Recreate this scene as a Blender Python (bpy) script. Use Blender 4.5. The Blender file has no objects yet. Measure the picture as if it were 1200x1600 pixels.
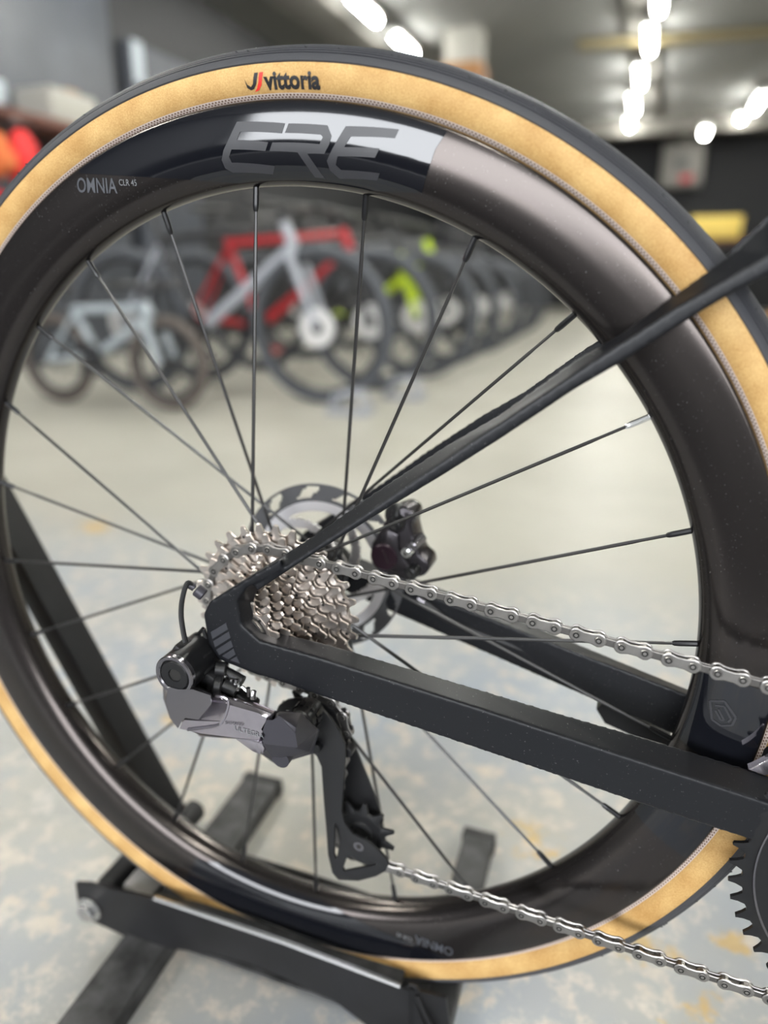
import bpy, bmesh, math, random
from mathutils import Vector, Matrix
from math import pi, sin, cos, radians, atan2, hypot
random.seed(5)
S = bpy.context.scene
COL = S.collection
# ------------------------------------------------------------------ camera
# world: metres, wheel hub at the origin, X = forward of the bicycle, Y = away from the viewer, Z = up
F = 1103.0
YAW, PITCH = 0.34388, -0.32197
CP = Vector((0.22295, -0.42164, 0.22103))
FWD = Vector((-sin(YAW)*cos(PITCH), cos(YAW)*cos(PITCH), sin(PITCH)))
RGT = Vector((cos(YAW), sin(YAW), 0)); UPV = RGT.cross(FWD)
cam = bpy.data.cameras.new('camera'); camo = bpy.data.objects.new('camera', cam); COL.objects.link(camo)
M3 = Matrix((RGT, UPV, -FWD)).transposed(); MM = M3.to_4x4(); MM.translation = CP; camo.matrix_world = MM
cam.sensor_fit = 'VERTICAL'; cam.sensor_height = 36.0; cam.lens = F/1600*36.0
cam.clip_start = 0.02; cam.clip_end = 200
cam.dof.use_dof = True; cam.dof.focus_distance = 0.425; cam.dof.aperture_fstop = 2.5
S.camera = camo
# ------------------------------------------------------------------ world, daylight, exposure
W = bpy.data.worlds.new('daylight'); S.world = W; W.use_nodes = True
bg = W.node_tree.nodes['Background']; bg.inputs[0].default_value = (0.93, 0.96, 1.0, 1); bg.inputs[1].default_value = 10.5
TUBE = 85.0
S.view_settings.view_transform = 'Standard'; S.view_settings.look = 'None'
S.view_settings.gamma = 1; S.view_settings.use_curve_mapping = False; S.view_settings.exposure = 0.60
S.cycles.max_bounces = 7; S.cycles.diffuse_bounces = 4; S.cycles.glossy_bounces = 4
S.cycles.sample_clamp_indirect = 6; S.cycles.caustics_reflective = False; S.cycles.caustics_refractive = False
ZF = -0.375; ZC = 2.6                                     # floor and ceiling
XL, XR, YB, YFR = -3.9, 6.0, 14.6, -6.5                   # walls
pl = bpy.data.lights.new('window_portal', 'AREA'); pl.shape = 'RECTANGLE'; pl.size = 9.3; pl.size_y = 1.8
pl.cycles.is_portal = True
po = bpy.data.objects.new('window_portal', pl); COL.objects.link(po); po.location = (0.85, YFR-0.02, 1.65); po.rotation_euler = (radians(90), 0, 0)

# ------------------------------------------------------------------ helpers
def ray(px, py): return RGT*((px-600)/F) - UPV*((py-800)/F) + FWD
def at(px, py, a, b=0.0):                                  # picture point -> point on the real surface y = a + b*x
    d = ray(px, py); t = (a + b*CP.x - CP.y)/(d.y - b*d.x); return CP + d*t
def atz(px, py, z): d = ray(px, py); return CP + d*((z-CP.z)/d.z)
MATS = {}
def lin(c): return tuple((x/12.92 if x <= .04045 else ((x+.055)/1.055)**2.4) for x in c)
def mat(name, col, rough=.5, metal=0.0, spec=.5, noise=0.0, nscale=60, bump=0.0, bscale=300, coat=0.0, emit=None, tint=None, flecks=0.0):
    m = bpy.data.materials.new(name); m.use_nodes = True; nt = m.node_tree; b = nt.nodes['Principled BSDF']
    b.inputs['Base Color'].default_value = (*col, 1); b.inputs['Roughness'].default_value = rough; b.inputs['Metallic'].default_value = metal
    b.inputs['Specular IOR Level'].default_value = spec; b.inputs['Coat Weight'].default_value = coat; b.inputs['Coat Roughness'].default_value = .04
    if tint: b.inputs['Specular Tint'].default_value = (*tint, 1)
    tc = nt.nodes.new('ShaderNodeTexCoord')
    if noise or flecks:
        n = nt.nodes.new('ShaderNodeTexNoise'); n.inputs['Scale'].default_value = nscale; n.inputs['Detail'].default_value = 6
        nt.links.new(tc.outputs['Object'], n.inputs['Vector'])
        r = nt.nodes.new('ShaderNodeValToRGB')
        if flecks:
            n.inputs['Detail'].default_value = 2
            r.color_ramp.elements[0].position = .70; r.color_ramp.elements[1].position = .74
            r.color_ramp.elements[0].color = (*col, 1); r.color_ramp.elements[1].color = (*[min(1, c+flecks) for c in col], 1)
        else:
            r.color_ramp.elements[0].position = .3; r.color_ramp.elements[1].position = .7
            r.color_ramp.elements[0].color = (*[c*(1-noise) for c in col], 1); r.color_ramp.elements[1].color = (*[min(1, c*(1+noise)) for c in col], 1)
        nt.links.new(n.outputs['Fac'], r.inputs['Fac']); nt.links.new(r.outputs['Color'], b.inputs['Base Color'])
    if bump:
        n2 = nt.nodes.new('ShaderNodeTexNoise'); n2.inputs['Scale'].default_value = bscale; n2.inputs['Detail'].default_value = 3
        nt.links.new(tc.outputs['Object'], n2.inputs['Vector'])
        bp = nt.nodes.new('ShaderNodeBump'); bp.inputs['Strength'].default_value = bump; bp.inputs['Distance'].default_value = .001
        nt.links.new(n2.outputs['Fac'], bp.inputs['Height']); nt.links.new(bp.outputs['Normal'], b.inputs['Normal'])
    if emit: b.inputs['Emission Color'].default_value = (*emit[0], 1); b.inputs['Emission Strength'].default_value = emit[1]
    MATS[name] = m; return m
def finish(bm, name, mats, parent=None, smooth=35, loc=None):
    bmesh.ops.recalc_face_normals(bm, faces=bm.faces)
    for f in bm.faces: f.smooth = True
    for e in bm.edges:
        e.smooth = len(e.link_faces) == 2 and e.calc_face_angle(0) < radians(smooth)
    me = bpy.data.meshes.new(name); bm.to_mesh(me); bm.free()
    return link(me, name, mats, parent, loc)
def link(me, name, mats=None, parent=None, loc=None):
    if mats is not None:
        for m in (mats if isinstance(mats, (list, tuple)) else [mats]): me.materials.append(MATS[m] if isinstance(m, str) else m)
    o = bpy.data.objects.new(name, me); COL.objects.link(o)
    if parent: o.parent = parent
    if loc is not None: o.location = loc
    return o
def tag(o, label, cat, group=None, kind=None):
    o['label'] = label; o['category'] = cat
    if group: o['group'] = group
    if kind: o['kind'] = kind
    return o
def empty(name, parent=None, loc=(0, 0, 0)):
    o = bpy.data.objects.new(name, None); COL.objects.link(o); o.parent = parent; o.location = loc; o.empty_display_size = .05; return o
def structure(o): o['kind'] = 'structure'; return o
def box(bm, c, s, rot=None, mi=0, bev=0.0):
    r = bmesh.ops.create_cube(bm, size=1)['verts']
    m = Matrix.Translation(Vector(c)) @ ((rot.to_4x4() if rot else Matrix.Identity(4)) @ Matrix.Diagonal((*s, 1)))
    bmesh.ops.transform(bm, matrix=m, verts=r)
    fs = {f for v in r for f in v.link_faces}
    for f in fs: f.material_index = mi
    if bev:
        es = list({e for v in r for e in v.link_edges}); q = bmesh.ops.bevel(bm, geom=es, offset=bev, segments=2, affect='EDGES', profile=.5)
        for f in q['faces']: f.material_index = mi
def frame_of(d):
    d = Vector(d).normalized(); u = d.cross(Vector((0, 0, 1)) if abs(d.z) < .95 else Vector((0, 1, 0))).normalized(); return u, d.cross(u).normalized()
def tube(bm, pts, rad, n=8, cap=True, mi=0, flat=1.0, closed=False, updir=None):
    pts = [Vector(p) for p in pts]; N = len(pts); rings = []
    rad = rad if isinstance(rad, (list, tuple)) else [rad]*N
    pu = None
    for i, p in enumerate(pts):
        if closed: d = pts[(i+1) % N]-pts[i-1]
        else: d = pts[min(i+1, N-1)]-pts[max(i-1, 0)]
        d.normalize()
        if updir is not None: u = (Vector(updir)-d*d.dot(Vector(updir))).normalized()
        elif pu is None: u = frame_of(d)[0]
        else: u = (pu-d*d.dot(pu)).normalized()
        pu = u; v = d.cross(u)
        rings.append([bm.verts.new(p+u*(rad[i]*cos(2*pi*k/n))+v*(rad[i]*flat*sin(2*pi*k/n))) for k in range(n)])
    for i in range(N if closed else N-1):
        A, B = rings[i], rings[(i+1) % N]
        for k in range(n):
            f = bm.faces.new((A[k], A[(k+1) % n], B[(k+1) % n], B[k])); f.material_index = mi
    if cap and not closed:
        for R in (rings[0], rings[-1]): bm.faces.new(R).material_index = mi
def cyl(bm, p, q, r, n=20, mi=0, r2=None, bev=0.0):
    p, q = Vector(p), Vector(q); d = (q-p); L = d.length; d.normalize(); r2 = r if r2 is None else r2
    if bev: tube(bm, [p, p+d*bev, q-d*bev, q], [r-bev, r, r2, r2-bev], n, mi=mi)
    else: tube(bm, [p, q], [r, r2], n, mi=mi)
def prism(bm, A, B, mi=0, mi_side=None):                   # two matching outlines -> closed body
    a = [bm.verts.new(p) for p in A]; b = [bm.verts.new(p) for p in B]; n = len(a); out = []
    f1 = bm.faces.new(a); f2 = bm.faces.new(b[::-1])
    for f in (f1, f2): f.material_index = mi
    for i in range(n):
        f = bm.faces.new((a[i], b[i], b[(i+1) % n], a[(i+1) % n])); f.material_index = mi if mi_side is None else mi_side
    f1.normal_update(); f2.normal_update(); bmesh.ops.triangulate(bm, faces=[f1, f2])
def bevel_all(bm, off, seg=2, ang=30):
    es = [e for e in bm.edges if len(e.link_faces) == 2 and e.calc_face_angle(0) > radians(ang)]
    bmesh.ops.bevel(bm, geom=es, offset=off, segments=seg, affect='EDGES', profile=.5, clamp_overlap=True)
def bez(P, n=16):                                          # Catmull-Rom through points
    P = [Vector(p) for p in P]; Q = [P[0]*2-P[1]]+P+[P[-1]*2-P[-2]]; out = []
    for i in range(1, len(Q)-2):
        for k in range(n):
            t = k/n; a, b, c, d = Q[i-1], Q[i], Q[i+1], Q[i+2]
            out.append(.5*((2*b)+(c-a)*t+(2*a-5*b+4*c-d)*t*t+(3*b-a-3*c+d)*t**3))
    out.append(P[-1]); return out
def lathe(bm, prof, n=200, closed=False, mi=0):            # prof (r, y) about the Y axis; y measured away from the viewer
    rings = [[bm.verts.new((r*cos(2*pi*k/n), y, r*sin(2*pi*k/n))) for k in range(n)] for r, y in prof]
    m = len(rings)
    for i in range(m if closed else m-1):
        A, B = rings[i], rings[(i+1) % m]
        for k in range(n):
            bm.faces.new((A[k], A[(k+1) % n], B[(k+1) % n], B[k])).material_index = mi
def polar(bm, mask, r0, r1, nr, na, y0, y1, mi=0):         # flat ring with windows: cell (i,j) kept where mask(r,angle) is true
    V = {}
    def v(i, j, s):
        k = (i, j % na, s)
        if k not in V:
            r = r0+(r1-r0)*i/nr; a = 2*pi*j/na; V[k] = bm.verts.new((r*cos(a), y1 if s else y0, r*sin(a)))
        return V[k]
    keep = {(i, j): mask(r0+(r1-r0)*(i+.5)/nr, 2*pi*(j+.5)/na) for i in range(nr) for j in range(na)}
    for (i, j), ok in keep.items():
        if not ok: continue
        for s in (0, 1): bm.faces.new((v(i, j, s), v(i+1, j, s), v(i+1, j+1, s), v(i, j+1, s))).material_index = mi
        if i == 0 or not keep[i-1, j]: bm.faces.new((v(i, j, 0), v(i, j+1, 0), v(i, j+1, 1), v(i, j, 1))).material_index = mi
        if i == nr-1 or not keep[i+1, j]: bm.faces.new((v(i+1, j, 0), v(i+1, j+1, 0), v(i+1, j+1, 1), v(i+1, j, 1))).material_index = mi
        if not keep[i, (j-1) % na]: bm.faces.new((v(i, j, 0), v(i+1, j, 0), v(i+1, j, 1), v(i, j, 1))).material_index = mi
        if not keep[i, (j+1) % na]: bm.faces.new((v(i, j+1, 0), v(i+1, j+1, 0), v(i+1, j+1, 1), v(i, j+1, 1))).material_index = mi

# ------------------------------------------------------------------ materials
mat('rim_carbon', (.008, .0072, .0072), .20, spec=.62, tint=(1, .88, .82), flecks=.07, nscale=900)
mat('gloss_black', (.006, .0065, .009), .07, spec=.6, bump=.01, bscale=60)
mat('decal_satin', (.030, .030, .034), .38, spec=.5)
mat('decal_grey', (.055, .058, .068), .45)
mat('decal_light', (.16, .165, .175), .5)
mat('frame_paint', (.0065, .007, .009), .42, spec=.30, flecks=.08, nscale=700)
mat('frame_stripe', (.034, .035, .042), .42)
mat('tread_rubber', (.045, .046, .052), .55, spec=.4, bump=.15, bscale=900)
mat('bead_braid', (.62, .52, .46), .7)
mat('bead_dark', (.16, .09, .06), .8)
mat('tyre_ink', (.012, .012, .014), .5)
mat('tyre_red', (.72, .03, .02), .5)
mat('black_metal', (.008, .008, .009), .32, metal=0, spec=.38)
mat('black_plastic', (.010, .010, .011), .45, spec=.4)
mat('spoke_black', (.020, .019, .019), .35, spec=.6)
mat('steel', (.33, .315, .30), .34, metal=1, noise=.12, nscale=120)
mat('steel_dark', (.20, .19, .18), .36, metal=1)
mat('cog_nickel', (.66, .60, .55), .33, metal=1, noise=.10, nscale=150)
mat('hole_dark', (.01, .009, .008), .7)
mat('rotor_steel', (.10, .10, .105), .42, metal=.5)
mat('rotor_alloy', (.9, .88, .9), .38, metal=1)
mat('mech_grey', (.44, .41, .45), .24, metal=.95, noise=.05, nscale=200)
mat('mech_cover', (.045, .043, .053), .42, metal=.3)
mat('mech_dark', (.22, .21, .225), .22, metal=.95)
mat('caliper_black', (.040, .036, .040), .25, metal=.6)
mat('caliper_cap', (.030, .016, .024), .25, metal=.3)
mat('chrome', (.85, .85, .84), .15, metal=1)
mat('stand_paint', (.013, .013, .014), .48, spec=.3, noise=.25, nscale=30, bump=.05, bscale=120)
mat('stand_scuff', (.045, .045, .046), .6, noise=.7, nscale=45, bump=.2, bscale=60)
mat('zinc', (.62, .62, .62), .25, metal=1)
mat('grey_block', (.26, .25, .24), .5)
# tan sidewall: casing weave
m = mat('tan_casing', lin((.73, .585, .38)), .62, spec=.35)
nt = m.node_tree; b = nt.nodes['Principled BSDF']; tc = nt.nodes['Texture Coordinate']
n1 = nt.nodes.new('ShaderNodeTexNoise'); n1.inputs['Scale'].default_value = 1100; n1.inputs['Detail'].default_value = 3
n2 = nt.nodes.new('ShaderNodeTexNoise'); n2.inputs['Scale'].default_value = 45; n2.inputs['Detail'].default_value = 4
mx = nt.nodes.new('ShaderNodeMix'); mx.data_type = 'FLOAT'; mx.inputs[0].default_value = .55
rp = nt.nodes.new('ShaderNodeValToRGB'); rp.color_ramp.elements[0].position = .34; rp.color_ramp.elements[1].position = .66
rp.color_ramp.elements[0].color = (*lin((.67, .51, .29)), 1); rp.color_ramp.elements[1].color = (*lin((.82, .68, .45)), 1)
for n in (n1, n2): nt.links.new(tc.outputs['Object'], n.inputs['Vector'])
nt.links.new(n1.outputs['Fac'], mx.inputs[2]); nt.links.new(n2.outputs['Fac'], mx.inputs[3]); nt.links.new(mx.outputs[0], rp.inputs['Fac'])
nt.links.new(rp.outputs['Color'], b.inputs['Base Color'])
bp = nt.nodes.new('ShaderNodeBump'); bp.inputs['Strength'].default_value = .12; bp.inputs['Distance'].default_value = .0005
nt.links.new(n1.outputs['Fac'], bp.inputs['Height']); nt.links.new(bp.outputs['Normal'], b.inputs['Normal'])
# painted concrete floor: pale grey-blue paint worn to beige, yellow scraps of old marking
m = mat('floor_concrete', (.5, .5, .48), .42, spec=.4)
nt = m.node_tree; b = nt.nodes['Principled BSDF']; tc = nt.nodes['Texture Coordinate']
def noise(sc, det=5, rough=.6):
    n = nt.nodes.new('ShaderNodeTexNoise'); n.inputs['Scale'].default_value = sc; n.inputs['Detail'].default_value = det; n.inputs['Roughness'].default_value = rough
    nt.links.new(tc.outputs['Object'], n.inputs['Vector']); return n
def ramp(src, a, bb, ca, cb):
    r = nt.nodes.new('ShaderNodeValToRGB'); r.color_ramp.elements[0].position = a; r.color_ramp.elements[1].position = bb
    r.color_ramp.elements[0].color = (*ca, 1); r.color_ramp.elements[1].color = (*cb, 1); nt.links.new(src, r.inputs['Fac']); return r
def mixc(f, a, bb):
    k = nt.nodes.new('ShaderNodeMix'); k.data_type = 'RGBA'
    nt.links.new(f, k.inputs[0]); nt.links.new(a, k.inputs[6]); nt.links.new(bb, k.inputs[7]); return k.outputs[2]
base = ramp(noise(2.2).outputs['Fac'], .36, .64, lin((.57, .605, .655)), lin((.66, .65, .62)))
speck = ramp(noise(38, 6, .7).outputs['Fac'], .50, .64, (0, 0, 0), (1, 1, 1))
beige = ramp(noise(9).outputs['Fac'], .3, .7, lin((.74, .69, .62)), lin((.80, .78, .75)))
c1 = mixc(speck.outputs['Color'], base.outputs['Color'], beige.outputs['Color'])
stain = ramp(noise(4.5, 6, .65).outputs['Fac'], .60, .74, (0, 0, 0), (.55, .55, .55))
dark = nt.nodes.new('ShaderNodeRGB'); dark.outputs[0].default_value = (*lin((.50, .52, .54)), 1)
c2 = mixc(stain.outputs['Color'], c1, dark.outputs[0])
ysum = None                                                  # a few scraps of old yellow marking
for q, rad in ((atz(835, 1315, ZF), .055), (atz(1100, 1565, ZF), .050), (atz(1000, 1482, ZF), .045), (atz(150, 822, ZF), .10), (atz(1145, 1480, ZF), .03), (atz(290, 1120, ZF), .05)):
    dn = nt.nodes.new('ShaderNodeVectorMath'); dn.operation = 'DISTANCE'; dn.inputs[1].default_value = q; nt.links.new(tc.outputs['Object'], dn.inputs[0])
    mp = nt.nodes.new('ShaderNodeMapRange'); mp.inputs[1].default_value = 0; mp.inputs[2].default_value = rad; mp.inputs[3].default_value = .30; mp.inputs[4].default_value = 0; nt.links.new(dn.outputs['Value'], mp.inputs[0])
    if ysum is None: ysum = mp.outputs[0]
    else:
        ad = nt.nodes.new('ShaderNodeMath'); ad.operation = 'ADD'; nt.links.new(ysum, ad.inputs[0]); nt.links.new(mp.outputs[0], ad.inputs[1]); ysum = ad.outputs[0]
ad = nt.nodes.new('ShaderNodeMath'); ad.operation = 'ADD'; nt.links.new(ysum, ad.inputs[0]); nt.links.new(noise(26, 7, .65).outputs['Fac'], ad.inputs[1])
ymask = ramp(ad.outputs[0], .67, .76, (0, 0, 0), (.6, .6, .6))
yel = nt.nodes.new('ShaderNodeRGB'); yel.outputs[0].default_value = (*lin((.78, .62, .20)), 1)
# the worn coat gives way to bare beige concrete further into the shop
sx = nt.nodes.new('ShaderNodeSeparateXYZ'); nt.links.new(tc.outputs['Object'], sx.inputs[0])
mr = nt.nodes.new('ShaderNodeMapRange'); mr.inputs[1].default_value = .45; mr.inputs[2].default_value = 1.1
nt.links.new(sx.outputs['Y'], mr.inputs[0])
bare = ramp(noise(1.6).outputs['Fac'], .3, .7, lin((.63, .62, .58)), lin((.71, .70, .66)))
c3 = mixc(mr.outputs[0], c2, bare.outputs['Color'])
c4 = mixc(ymask.outputs['Color'], c3, yel.outputs[0]); nt.links.new(c4, b.inputs['Base Color'])
bp = nt.nodes.new('ShaderNodeBump'); bp.inputs['Strength'].default_value = .08; bp.inputs['Distance'].default_value = .002
nt.links.new(noise(120).outputs['Fac'], bp.inputs['Height']); nt.links.new(bp.outputs['Normal'], b.inputs['Normal'])
mat('darkener_black', (.018, .018, .019), .8, noise=.2, nscale=20)
mat('ceiling_grey', lin((.47, .47, .465)), .85, noise=.08, nscale=1.2)
mat('beam_grey', lin((.36, .35, .33)), .8)
mat('pipe_olive', lin((.40, .36, .25)), .6)
mat('wall_dark', lin((.11, .113, .125)), .6, noise=.15, nscale=2)
mat('wall_black', lin((.10, .10, .11)), .7)
mat('panel_slate', lin((.25, .262, .29)), .5, noise=.25, nscale=2.5)
mat('wall_pale', lin((.62, .62, .60)), .8)
mat('plaster_white', lin((.58, .57, .545)), .8)
mat('wood_orange', lin((.52, .36, .20)), .6, noise=.2, nscale=8)
mat('wood_brown', lin((.33, .18, .13)), .6, noise=.2, nscale=10)
mat('carton_yellow', lin((.85, .74, .38)), .7)
mat('carton_tan', lin((.66, .50, .36)), .7)
mat('poster_pale', lin((.62, .65, .68)), .6)
mat('cloth_red', lin((.85, .20, .20)), .8)
mat('cloth_crimson', lin((.70, .10, .16)), .8)
mat('cloth_orange', lin((.80, .42, .22)), .8)
mat('unit_grey', lin((.52, .51, .49)), .6)
mat('lamp_glow', (1, 1, 1), .5, emit=((1.0, 1.0, .93), TUBE))
mat('lamp_white', lin((.85, .85, .83)), .5)
mat('b_tire', lin((.29, .30, .32)), .7)
mat('b_tire_brown', lin((.34, .31, .29)), .75)
mat('b_rim', lin((.15, .15, .16)), .4)
mat('b_rotor', (.62, .61, .60), .5, metal=.3)
mat('b_silver', lin((.62, .63, .66)), .35)
mat('b_white', lin((.62, .65, .67)), .35)
mat('b_red', lin((.66, .08, .13)), .35)
mat('b_black', lin((.13, .13, .14)), .4)
mat('b_grey', lin((.32, .33, .35)), .4)
mat('b_neon', lin((.72, .82, .06)), .4)
mat('b_blue', lin((.16, .20, .50)), .4)
mat('b_tan', lin((.62, .42, .24)), .7)

# ------------------------------------------------------------------ setting
def slab(name, c, s, m):
    bm = bmesh.new(); box(bm, c, s); return structure(finish(bm, name, m))
slab('floor', ((XL+XR)/2, (YFR+YB)/2-1, ZF-.05), (XR-XL+6, YB-YFR+6, .1), 'floor_concrete')
slab('ceiling', ((XL+XR)/2, (YFR+YB)/2, ZC+.1), (XR-XL+.4, YB-YFR+.4, .2), 'ceiling_grey')
slab('wall_back', ((XL+XR)/2, YB+.1, (ZF+ZC)/2), (XR-XL+.4, .2, ZC-ZF), 'wall_black')
slab('wall_left', (XL-.1, (YFR+YB)/2, (ZF+ZC)/2), (.2, YB-YFR, ZC-ZF), 'wall_dark')
slab('wall_right', (XR+.1, (YFR+YB)/2, (ZF+ZC)/2), (.2, YB-YFR, ZC-ZF), 'wall_pale')
# shop front with a wide window onto the street, behind the viewer
bm = bmesh.new()
box(bm, ((XL-3.8)/2, YFR-.1, (ZF+ZC)/2), (-3.8-XL, .2, ZC-ZF))
box(bm, ((5.5+XR)/2, YFR-.1, (ZF+ZC)/2), (XR-5.5, .2, ZC-ZF))
box(bm, (.85, YFR-.1, (ZF+.75)/2), (9.3, .2, .75-ZF)); box(bm, (.85, YFR-.1, (2.55+ZC)/2), (9.3, .2, ZC-2.55))
structure(finish(bm, 'wall_front', 'wall_dark'))
slab('rim_darkener', (.6, -2.75, ZF+.006), (6.6, 3.7, .012), 'darkener_black')   # unseen dark sheet on the floor, added to darken reflections in rim and frame
# ceiling beams, pipe, column
slab('trim_1', (1.0, 12.9, ZC-.12), (9.6, .35, .24), 'beam_grey')
slab('trim_2', (-3.0, 6.9, ZC-.03), (.5, 15, .06), 'beam_grey')
for k, x in enumerate((.05, 2.2)): slab('trim_%d' % (3+k), (x-.16, 6.5, ZC-.02), (.30, 15, .04), 'beam_grey')
bm = bmesh.new(); cyl(bm, (-.75, 8.35, ZC-.07), (2.6, 8.75, ZC-.07), .05, 12)
tag(finish(bm, 'ceiling_pipe', 'pipe_olive'), 'olive-brown pipe running crosswise under the grey ceiling', 'pipe')
colx = (at(694, 50, 7.6)+at(750, 50, 7.6))/2
bm = bmesh.new(); zc2 = at(720, 97, 7.6).z
box(bm, (colx.x, 7.75, (zc2+ZC)/2), (.36, .3, ZC-zc2), mi=0, bev=.01); zc3 = at(720, 135, 7.6).z; box(bm, (colx.x, 7.75, (zc3+zc2)/2), (.42, .36, zc2-zc3), mi=1, bev=.01); box(bm, (colx.x, 7.75, (ZF+zc3)/2), (.38, .32, zc3-ZF), mi=2, bev=.01)
structure(finish(bm, 'trim_6', ['plaster_white', 'wood_orange', 'wall_dark']))
# slate panels standing along the left wall
def panel(y0, y1, z1, m, lab):
    bm = bmesh.new(); box(bm, (XL+.06, (y0+y1)/2, (ZF+z1)/2), (.10, y1-y0, z1-ZF), bev=.01)
    return structure(finish(bm, 'trim_7', m))
def ywall(px, py, x=XL+.1): d = ray(px, py); return CP.y+d.y*((x-CP.x)/d.x)
panel(ywall(-140, 200), ywall(186, 200), ZC-.3, 'panel_slate', '')
panel(ywall(203, 130), ywall(300, 130), at(280, 85, ywall(260, 100)).z, 'panel_slate', '')
# ------------------------------------------------------------------ ceiling lamps (each a batten with a tube)
def lamp(x, y, z, label, L=1.15):
    t = empty('ceiling_lamp', None, (x, y, z)); tag(t, label, 'lamp', 'fluorescent battens under the ceiling')
    bm = bmesh.new(); box(bm, (0, 0, .035), (.10, L+.04, .05), bev=.008); finish(bm, 'housing', 'lamp_white', t)
    bm = bmesh.new(); cyl(bm, (0, -L/2, -.012), (0, L/2, -.012), .034, 10); finish(bm, 'tube', 'lamp_glow', t)
    for s in (-1, 1):
        bm = bmesh.new(); box(bm, (0, s*(L/2+.01), 0), (.05, .02, .06)); finish(bm, 'end_cap', 'lamp_white', t)
zl = ZC-.11
for i, (px, py) in enumerate(((1030, 0), (1015, 62), (1000, 120), (990, 162), (984, 196))):
    p = atz(px, py, zl-.01)
    lamp(p.x, p.y, zl, 'glowing tube lamp, %s in the row above the wheel\'s right shoulder' % ('topmost', 'second from top', 'third from top', 'fourth from top', 'lowest')[i], (.55, .75, .8, .9, .9)[i])
for i, (px, py) in enumerate(((1185, 160), (1155, 191))):
    p = atz(px, py, zl-.01); lamp(p.x, p.y, zl, ('glowing tube lamp at the picture\'s right edge, upper of the pair', 'glowing tube lamp near the right edge, lower of the pair')[i], .9)
for i, (px, py) in enumerate(((569, 14), (631, 70))):
    p = atz(px, py, zl-.01); lamp(p.x, p.y, zl, ('glowing tube lamp left of the pale column, cut by the top edge', 'glowing tube lamp left of the pale column, just above the tyre')[i], .62)
for i, (x, y) in enumerate(((-2.57, 4.2), (-2.57, 1.6), (.2, 5.0), (.25, 2.6), (2.9, 3.2), (2.9, .4), (-2.5, -1.4), (.3, -1.9))):  # out-of-view battens, added to light the shop
    lamp(x, y, zl, ('added unseen batten over the front of the parked bicycles', 'added unseen batten beside the left wall, level with the stand', 'added unseen batten over the shop floor beyond the stand', 'added unseen batten nearest above the black road bicycle',
                    'added unseen batten to the right, far side of the road bicycle', 'added unseen batten to the right, near side of the road bicycle', 'added unseen batten close to the street window on the left', 'added unseen batten close to the street window at the middle')[i], 1.4)

# ------------------------------------------------------------------ THE BICYCLE
bike = empty('bicycle', None, (0, 0, ZF))
tag(bike, 'matt black road bicycle with tan-wall tyre, its rear wheel held in the floor stand', 'bicycle')
ROOT = empty('bicycle_origin') ; bpy.data.objects.remove(ROOT)
OFF = Vector((0, 0, -ZF))                                  # parts are modelled about the hub
def part(bm, name, mats, parent=None, smooth=35):
    o = finish(bm, name, mats, parent or bike, smooth)
    if parent is None: o.location = OFF
    return o
# rim
RIMP = [(.3120, -.0122), (.3166, -.0124), (.3170, -.0130), (.3168, -.0139), (.3160, -.0146), (.3120, -.0151), (.305, -.0154), (.297, -.0154), (.289, -.0146), (.283, -.0130), (.2785, -.0104), (.2752, -.0070), (.2735, -.0034), (.2731, 0)]
half = [(p.x, p.y) for p in bez([(r, y, 0) for r, y in RIMP[4:]], 4)]
near = RIMP[:4]+half
prof = near+[(r, -y) for r, y in reversed(near[:-1])]
bm = bmesh.new(); lathe(bm, prof, 288, closed=True)
rim = part(bm, 'rim', 'rim_carbon', smooth=50)
def rim_y(r):
    for (r0, y0), (r1, y1) in zip(half[:-1], half[1:]):
        if r1 <= r <= r0: return y0+(y1-y0)*(r0-r)/(r0-r1+1e-9)
    return half[0][1] if r > half[0][0] else half[-1][1]
def rp(th, r, lift=.0002): return Vector((r*cos(th), rim_y(r)-lift, r*sin(th)))
def px_pol(px, py, y=-.0150):
    p = at(px, py, y); return atan2(p.z, p.x), hypot(p.x, p.z)
def skin(name, polys, mats, lift, parent, ncut=2, surf=None):
    surf = surf or rp
    bm = bmesh.new()
    for k, poly in enumerate(polys):
        vs = [bm.verts.new((th*.3, r, 0)) for th, r in poly]
        f = bm.faces.new(vs); f.normal_update()
    bmesh.ops.triangulate(bm, faces=bm.faces[:])
    for _ in range(ncut):
        es = [e for e in bm.edges if e.calc_length() > .004]
        if es: bmesh.ops.subdivide_edges(bm, edges=es, cuts=1); bmesh.ops.triangulate(bm, faces=bm.faces[:])
    for v in bm.verts: v.co = surf(v.co.x/.3, v.co.y, lift)
    return finish(bm, name, mats, parent)
R_ = radians
# gloss panels: the polished field behind the big logo, and its twin half a turn away
def gloss(th0, n=90):
    bm = bmesh.new(); a0, a1 = R_(114.8), R_(69.0); nr = 22; rows = []
    A = Vector((.3132*cos(a0), .3132*sin(a0))); B = Vector((.2769*cos(R_(95.7)), .2769*sin(R_(95.7))))
    d = (B-A).normalized(); nn = Vector((-d.y, d.x)); c = A.dot(nn)
    for i in range(n+1):
        th = a0+(a1-a0)*i/n; e = Vector((cos(th), sin(th))); dn = e.dot(nn)
        lo = c/dn if dn > .05 else .2755
        lo = min(max(lo, .2755), .3150); hi = .3152
        rows.append([bm.verts.new(rp(th+th0-(R_(2.0)*(hi-(lo+(hi-lo)*k/nr))/.04 if i == n else 0)*-1, lo+(hi-lo)*k/nr, .00025)) for k in range(nr+1)])
    for i in range(n):
        for k in range(nr):
            bm.faces.new((rows[i][k], rows[i+1][k], rows[i+1][k+1], rows[i][k+1]))
    bmesh.ops.remove_doubles(bm, verts=bm.verts, dist=1e-6)
    g = finish(bm, 'gloss_panel', 'gloss_black', rim); g['label'] = 'polished black field on the satin rim'; return g
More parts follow.
